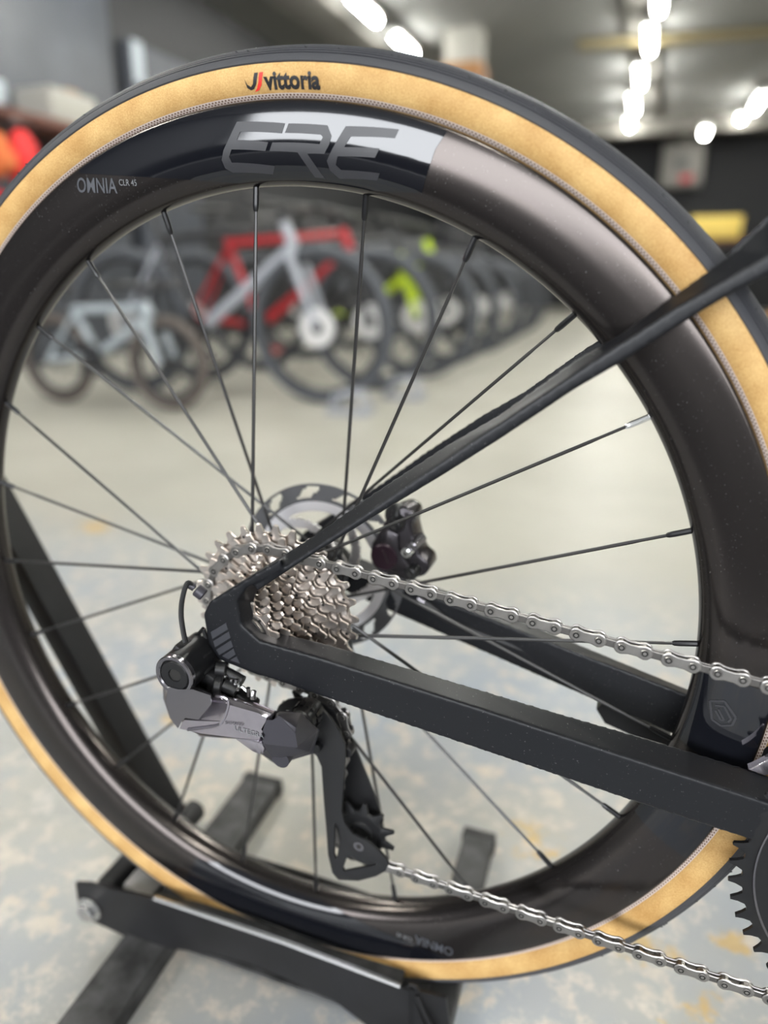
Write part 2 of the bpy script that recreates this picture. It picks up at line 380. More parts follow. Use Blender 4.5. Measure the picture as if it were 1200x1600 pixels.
gloss(0); gloss(pi)
def gloss_band(d0, d1, n=24):
    bm = bmesh.new(); nr = 22
    rows = [[bm.verts.new(rp(R_(d0+(d1-d0)*i/n)-.02*(k/nr-.5), .2755+(.3152-.2755)*k/nr, .00025)) for k in range(nr+1)] for i in range(n+1)]
    for i in range(n):
        for k in range(nr): bm.faces.new((rows[i][k], rows[i+1][k], rows[i+1][k+1], rows[i][k+1]))
    finish(bm, 'gloss_panel', 'gloss_black', rim)
gloss_band(-.5, -11.5); gloss_band(-15, -25)
def z2(px, py): return (340+px*.25, 60+py*.25)
LOGO = [[(125, 522), (425, 532), (405, 595), (145, 585), (125, 635), (320, 650), (300, 705), (90, 695), (72, 740), (85, 775), (350, 795), (325, 845), (80, 835), (40, 810), (25, 760), (40, 700), (80, 620)],
        [(448, 533), (690, 545), (715, 612), (700, 665), (668, 722), (560, 720), (650, 870), (588, 862), (500, 712), (325, 705), (345, 652), (640, 662), (662, 618), (648, 603), (425, 592)],
        [(805, 550), (1135, 570), (1110, 625), (835, 615), (795, 680), (1015, 690), (985, 747), (750, 737), (735, 790), (765, 820), (1010, 842), (990, 885), (745, 872), (695, 825), (680, 765), (720, 690)]]
for k in (0,):
    polys = [[(lambda t: (t[0]+k, min(t[1], .3145)))(px_pol(*z2(*p))) for p in L] for L in LOGO]
    skin('rim_logo', polys, 'decal_satin', .00045, rim, 3)
# the small hexagonal emblem on the lower gloss panel
def stroke_polys(pts, w, closed=False):
    out = []; n = len(pts)
    for i in range(n if closed else n-1):
        (t0, r0), (t1, r1) = pts[i], pts[(i+1) % n]; dx, dy = (t1-t0)*.3, r1-r0; L = hypot(dx, dy); ox, oy = -dy/L*w/2, dx/L*w/2
        out.append([(t0+ox/.3, r0+oy), (t1+ox/.3, r1+oy), (t1-ox/.3, r1-oy), (t0-ox/.3, r0-oy)])
    return out
def z5(px, py): return px_pol(900+px*.25, 750+py*.25)
hexa = [z5(*p) for p in ((838, 1388), (928, 1380), (998, 1480), (975, 1528), (905, 1533), (850, 1498))]
inner = [z5(*p) for p in ((868, 1410), (925, 1412), (968, 1490), (948, 1508))]
inner2 = [z5(*p) for p in ((870, 1440), (905, 1500), (925, 1498), (890, 1432))]
skin('rim_emblem', stroke_polys(hexa, .0014, True)+stroke_polys(inner, .0012)+stroke_polys(inner2, .0012), 'decal_satin', .0005, rim, 1)
# lettering bent round the wheel
def letters(name, txt, size, th, r, surf, m, parent, bold=0.0, shear=0.0, align='LEFT', squash=1.0, lift=.0004):
    cu = bpy.data.curves.new('t', 'FONT'); cu.body = txt; cu.size = size; cu.offset = bold; cu.shear = shear; cu.align_x = align; cu.resolution_u = 3
    o = bpy.data.objects.new('t', cu); COL.objects.link(o); bpy.context.view_layer.update()
    me = bpy.data.meshes.new_from_object(o.evaluated_get(bpy.context.evaluated_depsgraph_get()))
    bpy.data.objects.remove(o)
    bm = bmesh.new(); bm.from_mesh(me); bmesh.ops.triangulate(bm, faces=bm.faces[:])
    for v in bm.verts: v.co = surf(th-v.co.x*squash/r, r+v.co.y, lift)
    return finish(bm, name, m, parent)
def straight_text(name, txt, size, p0, p1, turn, m, parent, bold=0.0, hk=1.0):   # a straight line of lettering printed on the rim
    a, b_ = at(*p0, -.015), at(*p1, -.015); a = Vector((a.x, a.z)); b_ = Vector((b_.x, b_.z)); u = (b_-a).normalized(); w = Vector((-u.y, u.x))
    cu = bpy.data.curves.new('t', 'FONT'); cu.body = txt; cu.size = size; cu.offset = bold; cu.resolution_u = 3
    o = bpy.data.objects.new('t', cu); COL.objects.link(o); bpy.context.view_layer.update()
    me = bpy.data.meshes.new_from_object(o.evaluated_get(bpy.context.evaluated_depsgraph_get())); bpy.data.objects.remove(o)
    bm = bmesh.new(); bm.from_mesh(me); bmesh.ops.triangulate(bm, faces=bm.faces[:]); k = (b_-a).length/max(v.co.x for v in bm.verts)
    for v in bm.verts: q = a+u*(v.co.x*k)+w*(v.co.y*hk); v.co = rp(atan2(q.y, q.x)+turn, q.length, .0004)
    return finish(bm, name, m, parent)
for k in (0, pi):
    straight_text('lettering', 'OMNIA', .0125, (122, 300.5), (184, 302), k, 'decal_grey', rim, bold=.00012)
    straight_text('lettering', 'CLR 45', .0052, (187, 290), (214, 290.5), k, 'decal_light', rim)
# spokes: 24, two-cross, alternate flanges
random.seed(2)
for i in range(24):
    an = R_(2.3+15*i); side, sg = ((-.019, -1), (.036, -1), (-.019, 1), (.036, 1))[i % 4]
    ph = an+sg*R_(80); h = Vector((.0225*cos(ph), side, .0225*sin(ph))); n = Vector((.2755*cos(an), -.0008 if side < 0 else .0008, .2755*sin(an)))
    d = (h-n).normalized(); q = n+d*.0155
    bm = bmesh.new(); tube(bm, [q-d*.006, q+d*.016, q+d*.021, h-d*.026, h-d*.02, h+d*.001], [.0010, .0010, .0012, .0012, .0010, .0011], 6, flat=1, updir=(0, 1, 0))
    o = finish(bm, 'spoke', 'spoke_black', rim)
    bm = bmesh.new(); tube(bm, [n-d*.004, n+d*.012, n+d*.0150, n+d*.0162], [.0019, .0019, .0017, .0012], 8); finish(bm, 'nipple', 'chrome' if i in (2,) else 'black_metal', rim)
# tyre
TC, TR = .3300, .0155
def tyre_pt(a, add=0.0): return (TC+(TR+add)*cos(a), -(TR+add)*sin(a))   # a=0 at the tread crown, + toward the viewer
bm = bmesh.new(); lathe(bm, [tyre_pt(R_(a)) for a in range(-146, 147, 4)], 288)
tyre = part(bm, 'tyre', 'tan_casing', smooth=60)
bm = bmesh.new(); TE = 72; pr = []
for i in range(-TE*2, TE*2+1):
    a = i/2; g = 0.0
    if 8 < abs(a) < 58 and (abs(a) % 6.5) < 1.6: g = -.0009
    add = .0009+g if abs(a) < TE-1.5 else .0009*(TE-abs(a))/1.5-.0002
    pr.append(tyre_pt(R_(a), add))
lathe(bm, pr, 288); part(bm, 'tread', 'tread_rubber', tyre, smooth=30)
# a few worn nicks along the tread edge
bm = bmesh.new()
for i in range(70):
    th = random.uniform(0, 2*pi); a = R_(random.choice((40, 36, 44))+random.uniform(-2, 2)); r, y = tyre_pt(a, .00095)
    box(bm, (r*cos(th), y, r*sin(th)), (.0006, .0003, .0022), Matrix.Rotation(-th+.5, 3, 'Y'))
o = finish(bm, 'tread_sipes', 'tyre_ink', tyre); o['kind'] = 'stuff'
def tyre_surf(th, r, lift=.0002):                           # r = distance from hub on the near sidewall
    c = max(-1, min(1, (r-TC)/TR)); y = -TR*math.sqrt(1-c*c)-lift; return Vector((r*cos(th), y, r*sin(th)))
bm = bmesh.new(); lathe(bm, [tyre_pt(R_(a), .00035) for a in (128, 130, 132, 134, 136, 138, 140)], 288)
part(bm, 'bead_strip', 'bead_braid', tyre, smooth=60)
bm = bmesh.new()
for row, a in ((0, 131.5), (1, 136.5)):
    r, y = tyre_pt(R_(a), .0005)
    for k in range(900):
        th = 2*pi*(k+.5*row)/900; e = Vector((cos(th), 0, sin(th))); t = Vector((-sin(th), 0, cos(th))); c = e*r; c.y = y; nrm = (e*cos(R_(a))+Vector((0, -sin(R_(a)), 0))); u = nrm.cross(t)
        vs = [bm.verts.new(c+t*(sx_*.00055)+u*(sy_*.00042)) for sx_, sy_ in ((-1, -1), (1, -1), (1, 1), (-1, 1))]; bm.faces.new(vs)
o = finish(bm, 'bead_stitching', 'bead_dark', tyre); o['kind'] = 'stuff'
for k in (0, pi):
    letters('lettering', 'vittoria', .0118, R_(89.0)+k, .3222, tyre_surf, 'tyre_ink', tyre, bold=.00045, squash=.98)
    def zz(px, py): t, r = px_pol(340+px*.25, 60+py*.25, -.0148); return (t+k, r+.0012)
    skin('logo_stroke', [[zz(*p) for p in ((235, 233), (258, 231), (243, 300), (225, 328), (205, 337), (185, 325), (172, 272), (188, 305), (208, 318), (222, 300))]], 'tyre_ink', .0003, tyre, 1, tyre_surf)
    skin('logo_stroke', [[zz(*p) for p in ((266, 230), (290, 227), (275, 305), (255, 335), (225, 347), (243, 325), (256, 295))]], 'tyre_red', .0003, tyre, 1, tyre_surf)
# hub
bm = bmesh.new()
lathe(bm, [(.004, -.066), (.0085, -.066), (.0085, -.024), (.0265, -.0205), (.0265, -.0175), (.017, -.0155), (.013, .005), (.0145, .028), (.0265, .0340), (.0265, .0375), (.018, .041), (.018, .050), (.0215, .052), (.0215, .062), (.009, .064), (.009, .0705), (.004, .0705)], 48)
part(bm, 'hub', 'black_metal')
# brake rotor
RY = .0537
bm = bmesh.new()
def rmask(r, a):
    k = (a*12/(2*pi)+.35*(r-.06)/.01) % 1
    if .0590 < r < .0650: return not (.18 < k < .62)
    if .0650 < r < .0672: return not (.24 < k < .56)
    return True
polar(bm, rmask, .0545, .0695, 8, 216, RY-.0009, RY+.0009)
rotor = part(bm, 'brake_rotor', 'rotor_steel')
bm = bmesh.new()
def cmask(r, a):
    if r > .0485 or r < .022: return True
    k = (a*5/(2*pi)-1.1*(r-.02)/.03+.25) % 1; return k < .30
polar(bm, cmask, .017, .0555, 20, 180, RY-.0014, RY+.0006)
c = part(bm, 'rotor_carrier', ['rotor_alloy'], rotor); c['label'] = 'bright alloy carrier arms inside the dark braking ring'
# cassette: 12 cogs, 30 down to 11 teeth
cass = empty('cassette', bike, OFF)
TEETH = [30, 27, 24, 21, 19, 17, 16, 15, 14, 13, 12, 11]
def cog_mesh(N, inner):
    bm = bmesh.new(); pr_ = .0127/(2*sin(pi/N)); root = pr_-.0037; tip = pr_+.0025; th = .00085; p = 2*pi/N
    prof_ = [(-.50, root), (-.34, root+.0004), (-.25, root+.0018), (-.15, tip-.0008), (-.095, tip), (.07, tip), (.13, tip-.0010), (.23, root+.0018), (.34, root+.0005)]
    def ring(f, y, dr=0.0, only=None):
        out = []
        for k in range(N):
            for a, r in prof_:
                out.append(bm.verts.new((f(r)*cos((k+a)*p+.12*N), y, f(r)*sin((k+a)*p+.12*N))))
        return out
    sh = lambda r: r-.0006 if r > root+.001 else r-.0002
    n = N*len(prof_)
    R0 = ring(lambda r: inner, -th); R1 = ring(lambda r: min(r, root)-.0052, -th)
    R2 = ring(lambda r: min(r, root)-.0022, -th+.00035); R3 = ring(sh, -th); R4 = ring(lambda r: r, -th+.0005); R5 = ring(lambda r: r, th); R6 = ring(lambda r: inner, th)
    # shift ramps: every tooth gap dished a little
    for k in range(N):
        for j in (0, 1, 8):
            R2[k*len(prof_)+j].co.y += .0005
    L = [R0, R1, R2, R3, R4, R5, R6, R0]
    for A, B in zip(L[:-1], L[1:]):
        for k in range(n): bm.faces.new((A[k], A[(k+1) % n], B[(k+1) % n], B[k]))
    # rivet holes in the gaps
    for k in range(0, N, 2):
        a = (k+.03+(k % 3)*.1)*p+.12*N; r = root-.0016; c = Vector((r*cos(a), -th-.00004, r*sin(a)))
        f = bm.faces.new([bm.verts.new(c+Vector((.00105*cos(t*pi/4), 0, .00105*sin(t*pi/4)))) for t in range(8)]); f.material_index = 1
    return bm
CY0 = -.0262; CSP = .00362
for i, N in enumerate(TEETH):
    inner = .0185 if i > 4 else (.0127/(2*sin(pi/TEETH[i]))-.019)
    inner = max(.0165, inner)
    o = finish(cog_mesh(N, inner), 'cog', ['cog_nickel', 'hole_dark'], cass, smooth=20); o.location = (0, CY0-CSP*i, 0)
bm = bmesh.new(); lathe(bm, [(.0168, CY0+.002), (.0168, CY0-CSP*11-.002)], 40); part(bm, 'freehub_sleeve', 'black_metal', cass)
bm = bmesh.new(); lathe(bm, [(.010, CY0-CSP*11-.0035), (.0155, CY0-CSP*11-.0035), (.0165, CY0-CSP*11-.001)], 32); part(bm, 'lockring', 'steel', cass)
# ------------------------------------------------------------------ chain
CR = Vector((.4073, -.1003)); RB = .1010                    # chainring centre (x,z) and pitch radius
r24 = .0127/(2*sin(pi/24))
G_C = Vector((.0330, -.0800)); G_R = .0127/(2*sin(pi/12))
T_C = Vector((.0665, -.1655)); T_R = .0127/(2*sin(pi/11))
def tangent(c1, r1, c2, r2, s1, s2):                        # tangent points; s = +1 left of travel, -1 right
    d = c2-c1; L = d.length; a = atan2(d.y, d.x); k = (s1*r1-s2*r2)/L; b_ = math.acos(max(-1, min(1, k)))
    # normal direction so that n.(c2-c1) = s1 r1 - s2 r2
    for sgn in (1, -1):
        n = Vector((cos(a+sgn*b_), sin(a+sgn*b_))); p1 = c1+n*(s1*r1); p2 = c2+n*(s2*r2)
        t = p2-p1
        if t.x*n.y-t.y*n.x > 0: return p1, p2
    return p1, p2
def arc(c, p, q, r, ccw, n=40):
    a0 = atan2(p.y-c.y, p.x-c.x); a1 = atan2(q.y-c.y, q.x-c.x)
    if ccw:
        while a1 < a0: a1 += 2*pi
    else:
        while a1 > a0: a1 -= 2*pi
    return [c+Vector((cos(a0+(a1-a0)*k/n), sin(a0+(a1-a0)*k/n)))*r for k in range(n+1)]
O2 = Vector((0, 0))
# travelled from the chainring top rearward: over the cog anticlockwise, down, clockwise round the guide, anticlockwise round the tension pulley, forward
def tang(c1, r1, ccw1, c2, r2, ccw2):
    best = None
    s1 = 1 if ccw1 else -1; s2 = 1 if ccw2 else -1
    d = c2-c1; L = d.length; a = atan2(d.y, d.x)
    # for a ccw circle the path runs with the centre on its left: point = c + n*r, travel t = rot90(n)
    k = (s1*r1-s2*r2)/L
    for sg in (1, -1):
        n = Vector((cos(a+sg*math.acos(k)), sin(a+sg*math.acos(k)))); p1 = c1+n*(s1*r1); p2 = c2+n*(s2*r2); t = (p2-p1).normalized()
        if t.dot(Vector((-n.y, n.x))) > .5: best = (p1, p2)
    return best
u1, u2 = tang(CR, RB, True, O2, r24, True)
g1, g2 = tang(O2, r24, True, G_C, G_R, False)
t1, t2 = tang(G_C, G_R, False, T_C, T_R, True)
l1, l2 = tang(T_C, T_R, True, CR, RB, True)
P2 = [u1]+arc(O2, u2, g1, r24, True)+arc(G_C, g2, t1, G_R, False)+arc(T_C, t2, l1, T_R, True)+[l2]+arc(CR, l2, u1, RB, True)[1:]
cum = [0]
for p, q in zip(P2[:-1], P2[1:]): cum.append(cum[-1]+(q-p).length)
def on_path(s):
    s = max(0, min(cum[-1]-1e-6, s)); i = 0
    while cum[i+1] < s: i += 1
    t = (s-cum[i])/(cum[i+1]-cum[i]+1e-12); return P2[i].lerp(P2[i+1], t)
def chain_y(p): return CY0-2*CSP+(p.x/.40)*(-.0445-(CY0-2*CSP)) if p.x > 0 else CY0-2*CSP
def outline8(hl, re, rw, n=7):                              # figure-eight link plate outline
    pts = []
    for k in range(n): a = -pi/2+pi*k/(n-1)*1.0; pts.append((hl+re*cos(a), re*sin(a)))
    pts.append((hl*.35, rw)); pts.append((-hl*.35, rw))
    for k in range(n): a = pi/2+pi*k/(n-1); pts.append((-hl+re*cos(a), re*sin(a)))
    pts.append((-hl*.35, -rw)); pts.append((hl*.35, -rw))
    return pts
def plate(bm, y, t, re, rw, bulge=0):
    o8 = outline8(.00635, re, rw); i8 = outline8(.00635, re-.0006, rw-.0005)
    A = [(x, y, z) for x, z in o8]; B = [(x, y+t, z) for x, z in o8]
    ia = [bm.verts.new((x, y-.0003, z)) for x, z in i8]; a = [bm.verts.new(p) for p in A]; b_ = [bm.verts.new(p) for p in B]; n = len(a)
    f1 = bm.faces.new(ia); f2 = bm.faces.new(b_[::-1])
    for k in range(n):
        bm.faces.new((ia[k], ia[(k+1) % n], a[(k+1) % n], a[k])); bm.faces.new((a[k], a[(k+1) % n], b_[(k+1) % n], b_[k]))
    f1.normal_update(); f2.normal_update(); bmesh.ops.triangulate(bm, faces=[f1, f2])
bm = bmesh.new()
plate(bm, -.0026, .0009, .0043, .0031); plate(bm, .0017, .0009, .0043, .0031)
for s in (-1, 1):
    c = Vector((s*.00635, 0, 0))
    tube(bm, [c+Vector((0, -.0031, 0)), c+Vector((0, -.0034, 0))], [.0024, .0021], 12)
    f = bm.faces.new([bm.verts.new(c+Vector((.0019*cos(t*pi/5), -.00343, .0019*sin(t*pi/5)))) for t in range(10)]); f.material_index = 1
    f = bm.faces.new([bm.verts.new(c+Vector((.0010*cos(t*pi/5), -.00346, .0010*sin(t*pi/5)))) for t in range(10)])
o_me = finish(bm, 'outer_link', ['steel', 'hole_dark'], None, 18)
bm = bmesh.new()
plate(bm, -.0016, .0008, .0039, .0023); plate(bm, .0008, .0008, .0039, .0023)
for s in (-1, 1): cyl(bm, (s*.00635, -.0011, 0), (s*.00635, .0011, 0), .0038, 12)
i_me = finish(bm, 'inner_link', ['steel_dark', 'hole_dark'], None, 18)
chain = empty('chain', bike, OFF)
# pin registered so that pins fall where the photograph has them
pin0 = Vector((.0408+20*.0127*cos(-.1264), .0450+20*.0127*sin(-.1264)))
s0 = (pin0-u1).dot((u2-u1).normalized()) % .0127
tot = cum[-1]; n_l = int((tot-s0)/.0127)
first_o = int(round(((pin0-u1).dot((u2-u1).normalized())-s0)/.0127))
for k in range(n_l):
    p = on_path(s0+k*.0127); q = on_path(s0+(k+1)*.0127); mid = (p+q)/2
    ang = atan2(q.y-p.y, q.x-p.x); src = o_me if (k-first_o) % 2 == 0 else i_me
    o = bpy.data.objects.new('outer_link' if src is o_me else 'inner_link', src.data); COL.objects.link(o); o.parent = chain
    yy0, yy1 = chain_y(p), chain_y(q)
    o.location = (mid.x, (yy0+yy1)/2, mid.y); o.rotation_euler = (0, -ang if abs(ang) < pi/2 else -(ang+pi), 0)
bpy.data.objects.remove(o_me); bpy.data.objects.remove(i_me)
# ------------------------------------------------------------------ chainring
BBY = -.0445
bm = bmesh.new(); N = 50; pr_ = .1011; p = 2*pi/N
prof_ = [(-.5, pr_-.0042), (-.33, pr_-.0037), (-.19, pr_-.0008), (-.075, pr_+.0032), (.045, pr_+.0035), (.14, pr_-.0004), (.31, pr_-.0037)]
ths = .28*p
for ys, fa in ((-.0013, 1), ):
    n = N*len(prof_)
    def rg(y, f): return [bm.verts.new((f(r)*cos((k+a)*p+ths), y, f(r)*sin((k+a)*p+ths))) for k in range(N) for a, r in prof_]
    L = [rg(-.0010, lambda r: .0785), rg(-.0030, lambda r: .080), rg(-.0030, lambda r: .0905), rg(-.0018, lambda r: .0925), rg(-.0014, lambda r: min(r, .0965)), rg(-.0010, lambda r: r), rg(.0012, lambda r: r), rg(.0012, lambda r: .0785)]
    L.append(L[0])
    for A, B in zip(L[:-1], L[1:]):
        for k in range(n): bm.faces.new((A[k], A[(k+1) % n], B[(k+1) % n], B[k]))
cring = finish(bm, 'chainring', 'black_metal', bike, 30); cring.location = (CR.x, BBY, CR.y-ZF)
bm = bmesh.new(); lathe(bm, [(.0905, -.0031), (.0910, -.0035), (.0917, -.0033), (.0920, -.0022)], 120); finish(bm, 'ring_edge', 'mech_dark', cring)
bm = bmesh.new(); lathe(bm, [(.006, -.020), (.020, -.019), (.024, -.014), (.05, -.0075), (.072, -.006), (.0815, -.0030), (.0815, .001), (.006, .004)], 80); finish(bm, 'spider_cover', 'gloss_black', cring)
bm = bmesh.new(); tube(bm, [(0, -.022, 0), (.05, -.026, .01), (.165, -.030, .035)], [.017, .0145, .013], 16, flat=.55, updir=(0, 0, 1)); finish(bm, 'crank_arm', 'gloss_black', cring)
bm = bmesh.new()
N2 = 34; pr2 = .0127/(2*sin(pi/N2)); pp = 2*pi/N2
A = [(r*cos((k+a)*pp), r*sin((k+a)*pp)) for k in range(N2) for a, r in ((-.5, pr2-.004), (-.2, pr2-.001), (-.08, pr2+.003), (.08, pr2+.003), (.2, pr2-.001))]
inn = [(.05*x/hypot(x, z), .05*z/hypot(x, z)) for x, z in A]; n = len(A)
vo = [[bm.verts.new((x, y, z)) for x, z in A] for y in (.007, .009)]; vi = [[bm.verts.new((x, y, z)) for x, z in inn] for y in (.007, .009)]
for k in range(n):
    j = (k+1) % n
    for q in ((vi[0], vo[0]), (vo[0], vo[1]), (vo[1], vi[1]), (vi[1], vi[0])): bm.faces.new((q[0][k], q[0][j], q[1][j], q[1][k]))
finish(bm, 'inner_ring', 'black_metal', cring)
# ------------------------------------------------------------------ frame (one fused carbon body)
def interp(T, x):
    if x <= T[0][0]: (a, b_), (c, d) = T[0], T[1]
    elif x >= T[-1][0]: (a, b_), (c, d) = T[-2], T[-1]
    else:
        for (a, b_), (c, d) in zip(T[:-1], T[1:]):
            if a <= x <= c: break
    return b_+(d-b_)*(x-a)/(c-a)
CSU = [(424, 985), (490, 999), (545, 1015), (696, 1060), (860, 1109), (1044, 1162), (1168, 1200), (1330, 1250)]
CSR = [(404, 1001), (508, 1031), (747, 1107), (980, 1184), (1164, 1244), (1330, 1300)]
CSL = [(342, 1030), (409, 1057), (520, 1095), (760, 1175.5), (980, 1250), (1156, 1308), (1330, 1364)]
SSU = [(400, 893), (480, 842), (567, 780), (692, 697), (780, 647), (900, 560), (975, 517), (1050, 462), (1105, 422), (1170, 375), (1200, 340), (1290, 250)]
SSR = [(400, 917), (492, 857), (580, 798), (692, 722), (780, 663), (900, 583), (1050, 485), (1200, 400), (1290, 345)]
SSL = [(400, 925), (480, 872), (605, 795), (680, 750), (780, 687), (900, 607), (962, 572), (1075, 500), (1137, 462), (1200, 430), (1290, 385)]
CA, CB = -.079, .106
SA, SB = -.079, .155
secs_c, secs_s = [], []
for x in (385, 404, 450, 508, 567, 640, 747, 860, 980, 1080, 1164, 1250, 1330):
    U = at(x+6, interp(CSU, x+6), CA+.0185, CB); Rr = at(x, interp(CSR, x), CA, CB); L = at(x, interp(CSL, x), CA, CB)
    secs_c.append([U, Rr, L, L+Vector((0, .0185, 0))])
for x in (400, 440, 492, 580, 692, 780, 900, 975, 1050, 1105, 1150, 1200, 1290):
    tk = .011+.006*max(0, (x-900)/390)
    U = at(x-4, interp(SSU, x-4), SA+tk, SB); Rr = at(x, interp(SSR, x), SA, SB); L = at(x, interp(SSL, x), SA, SB)
    secs_s.append([U, Rr, L, L+Vector((0, tk, 0))])
def loft(bm, secs, mir=False):
    rows = []
    for s in secs: rows.append([bm.verts.new((p.x, -p.y if mir else p.y, p.z)) for p in s])
    for A, B in zip(rows[:-1], rows[1:]):
        for k in range(4): bm.faces.new((A[k], A[(k+1) % 4], B[(k+1) % 4], B[k]))
    bm.faces.new(rows[0]); bm.faces.new(rows[-1][::-1])
DF = [(318, 960), (328, 940), (400, 896), (440, 873), (440, 890), (385, 917), (369, 938), (376, 975), (404, 1001), (409, 1057), (342, 1030), (326, 1005)]
DB = [(322, 957), (332, 937), (402, 892), (442, 868), (448, 888), (404, 922), (398, 938), (405, 962), (426, 986), (414, 1055), (345, 1030), (329, 1003)]
bm = bmesh.new()
for mir in (False, True):
    loft(bm, secs_c, mir); loft(bm, secs_s, mir)
    A = [at(*p, -.0795, .12) for p in DF]; B = [at(*p, -.0795+.017, .12) for p in DB]
    if mir: A = [Vector((p.x, -p.y, p.z)) for p in A]; B = [Vector((p.x, -p.y, p.z)) for p in B]
    prism(bm, A, B)
cyl(bm, (.4073, -.036, -.1003), (.4073, .036, -.1003), .024, 24)
stx = lambda z: .4073-.306*(z+.1003)
tube(bm, bez([(.4073, 0, -.10), (.398, 0, .02), (.385, 0, .2), (.378, 0, .34), (.374, 0, .5)], 4), [.020]*17, 20, flat=.9, updir=(1, 0, 0))
tube(bm, [(.4073, 0, -.09), (.80, 0, .26)], [.026, .022], 20)
e_c = secs_c[-1]; 
for s in (-1, 1):
    c = sum((p for p in e_c), Vector())/4; cyl(bm, (c.x-.01, s*c.y, c.z), (.400, s*.024, -.098), .021, 16)
    c = sum((p for p in secs_s[-1]), Vector())/4; cyl(bm, (c.x-.006, s*c.y, c.z), (.383, s*.006, c.z+.05), .013, 16)
# the brake mount pad under the far chainstay
fr = part(bm, 'frame', 'frame_paint', smooth=60)
md = fr.modifiers.new('fuse', 'REMESH'); md.mode = 'VOXEL'; md.voxel_size = .0009; md.use_smooth_shade = True
sm = fr.modifiers.new('soft', 'SMOOTH'); sm.factor = .5; sm.iterations = 16
# stripes printed on the dropout
def z4(px, py): return at(240+px*.1875, 860+py*.1875, -.0800, .12)
for poly in (((475, 682), (603, 605), (620, 658), (490, 738)), ((497, 757), (627, 677), (640, 728), (512, 808)), ((522, 828), (645, 750), (662, 803), (547, 873)), ((570, 880), (665, 820), (682, 868), (622, 908)), ((638, 915), (692, 885), (718, 943))):
    bm = bmesh.new(); A = [z4(*p) for p in poly]; prism(bm, A, [p+Vector((0, .0012, 0)) for p in A]); part(bm, 'frame_stripe', 'frame_stripe', fr)
# grommet and shift wire
bm = bmesh.new(); g0 = at(304, 918, -.075); cyl(bm, g0+Vector((.006, .001, -.005)), g0+Vector((.001, 0, -.001)), .0042, 14, bev=.0008); cyl(bm, g0, g0+Vector((-.003, -.001, .002)), .0026, 12); part(bm, 'wire_grommet', 'mech_cover', fr)
bm = bmesh.new()
tube(bm, bez([g0, at(293, 911, -.078), at(285, 935, -.083), at(283, 960, -.088), at(286, 985, -.092), at(290, 1004, -.095)], 8), .00165, 8)
part(bm, 'shift_wire', 'black_plastic')
# small pad of tyre-side protector at the bottom-bracket end of the chainstay (front changer tail)
bm = bmesh.new(); A = [at(*p, -.030) for p in ((1168, 1203), (1178, 1199), (1215, 1180), (1240, 1195), (1196, 1213))]
prism(bm, A, [p+Vector((0, .006, 0)) for p in A]); bevel_all(bm, .0006, 1); part(bm, 'changer_cage', 'mech_grey')
bm = bmesh.new(); A = [at(*p, -.026) for p in ((1192, 1192), (1196, 1180), (1206, 1172), (1230, 1172), (1230, 1192))]
prism(bm, A, [p+Vector((0, .006, 0)) for p in A]); part(bm, 'changer_body', 'black_metal')
# ------------------------------------------------------------------ rear derailleur
rd = empty('rear_derailleur', bike, OFF)
def zd(p, y, b_=0): return at(230+p[0]/3, 980+p[1]/3, y, b_)
def body(name, front, yf, yb, m, bev=.0012, shift=(0, 0), back=None, bf=0.0, seg=2):
    bm = bmesh.new(); A = [zd(p, yf, bf) for p in front]
    if back: B = [zd(p, yb, bf) for p in back]
    else: B = [p+Vector((0, yb-yf, 0)) for p in A]
    prism(bm, A, B)
    if bev:
        bmesh.ops.dissolve_limit(bm, angle_limit=R_(2), verts=bm.verts, edges=bm.edges); bevel_all(bm, bev, seg)
    return part(bm, name, m, rd, 40)
def facet(name, rings, m, bev=.0008):                       # stacked outlines [(pts, y)] -> facetted shell
    bm = bmesh.new(); rows = [[bm.verts.new(zd(p, y)) for p in pts] for pts, y in rings]; n = len(rows[0])
    for A, B in zip(rows[:-1], rows[1:]):
        for k in range(n): bm.faces.new((A[k], A[(k+1) % n], B[(k+1) % n], B[k]))
    bm.faces.new(rows[0]); bm.faces.new(rows[-1][::-1]); bm.normal_update(); bmesh.ops.triangulate(bm, faces=[f for f in bm.faces if len(f.verts) > 4])
    if bev: bmesh.ops.dissolve_limit(bm, angle_limit=R_(2), verts=bm.verts, edges=bm.edges); bevel_all(bm, bev, 2, 18)
    return part(bm, name, m, rd, 40)
YB_ = -.105
bc = zd((130, 225), YB_)
bm = bmesh.new(); cyl(bm, bc+Vector((0, .001, 0)), bc+Vector((0, .034, 0)), .0136, 28, bev=.0012)
kb = part(bm, 'pivot_knuckle', 'black_metal', rd)
def turned(name, c, prof, m, parent, n=28):
    bm = bmesh.new(); lathe(bm, prof, n); bmesh.ops.translate(bm, verts=bm.verts, vec=c); return part(bm, name, m, parent)
turned('bolt_collar', bc, [(.0134, .004), (.0136, -.0006), (.0130, -.0014), (.0112, -.0014), (.0104, -.0006), (.0104, .002)], 'mech_dark', rd)
turned('mounting_bolt', bc, [(.0100, .002), (.0100, -.0004), (.0094, -.0010), (.0046, -.0006), (.0042, .0002)], 'black_metal', rd)
turned('hex_socket', bc, [(.0044, .0002), (.0001, .0002)], 'hole_dark', rd, 6)
# rear shell under the pivot
facet('knuckle_shell', [
    ([(105, 290), (150, 300), (215, 300), (290, 325), (292, 355), (235, 425), (175, 415), (140, 455), (118, 425), (95, 350)], -.1065),
    ([(82, 250), (150, 262), (235, 285), (303, 315), (306, 360), (243, 437), (168, 425), (145, 468), (112, 428), (84, 345)], -.1030),
    ([(80, 225), (150, 235), (235, 265), (300, 300), (310, 350), (245, 432), (165, 420), (142, 462), (112, 425), (82, 335)], -.086)], 'mech_dark', .0012)
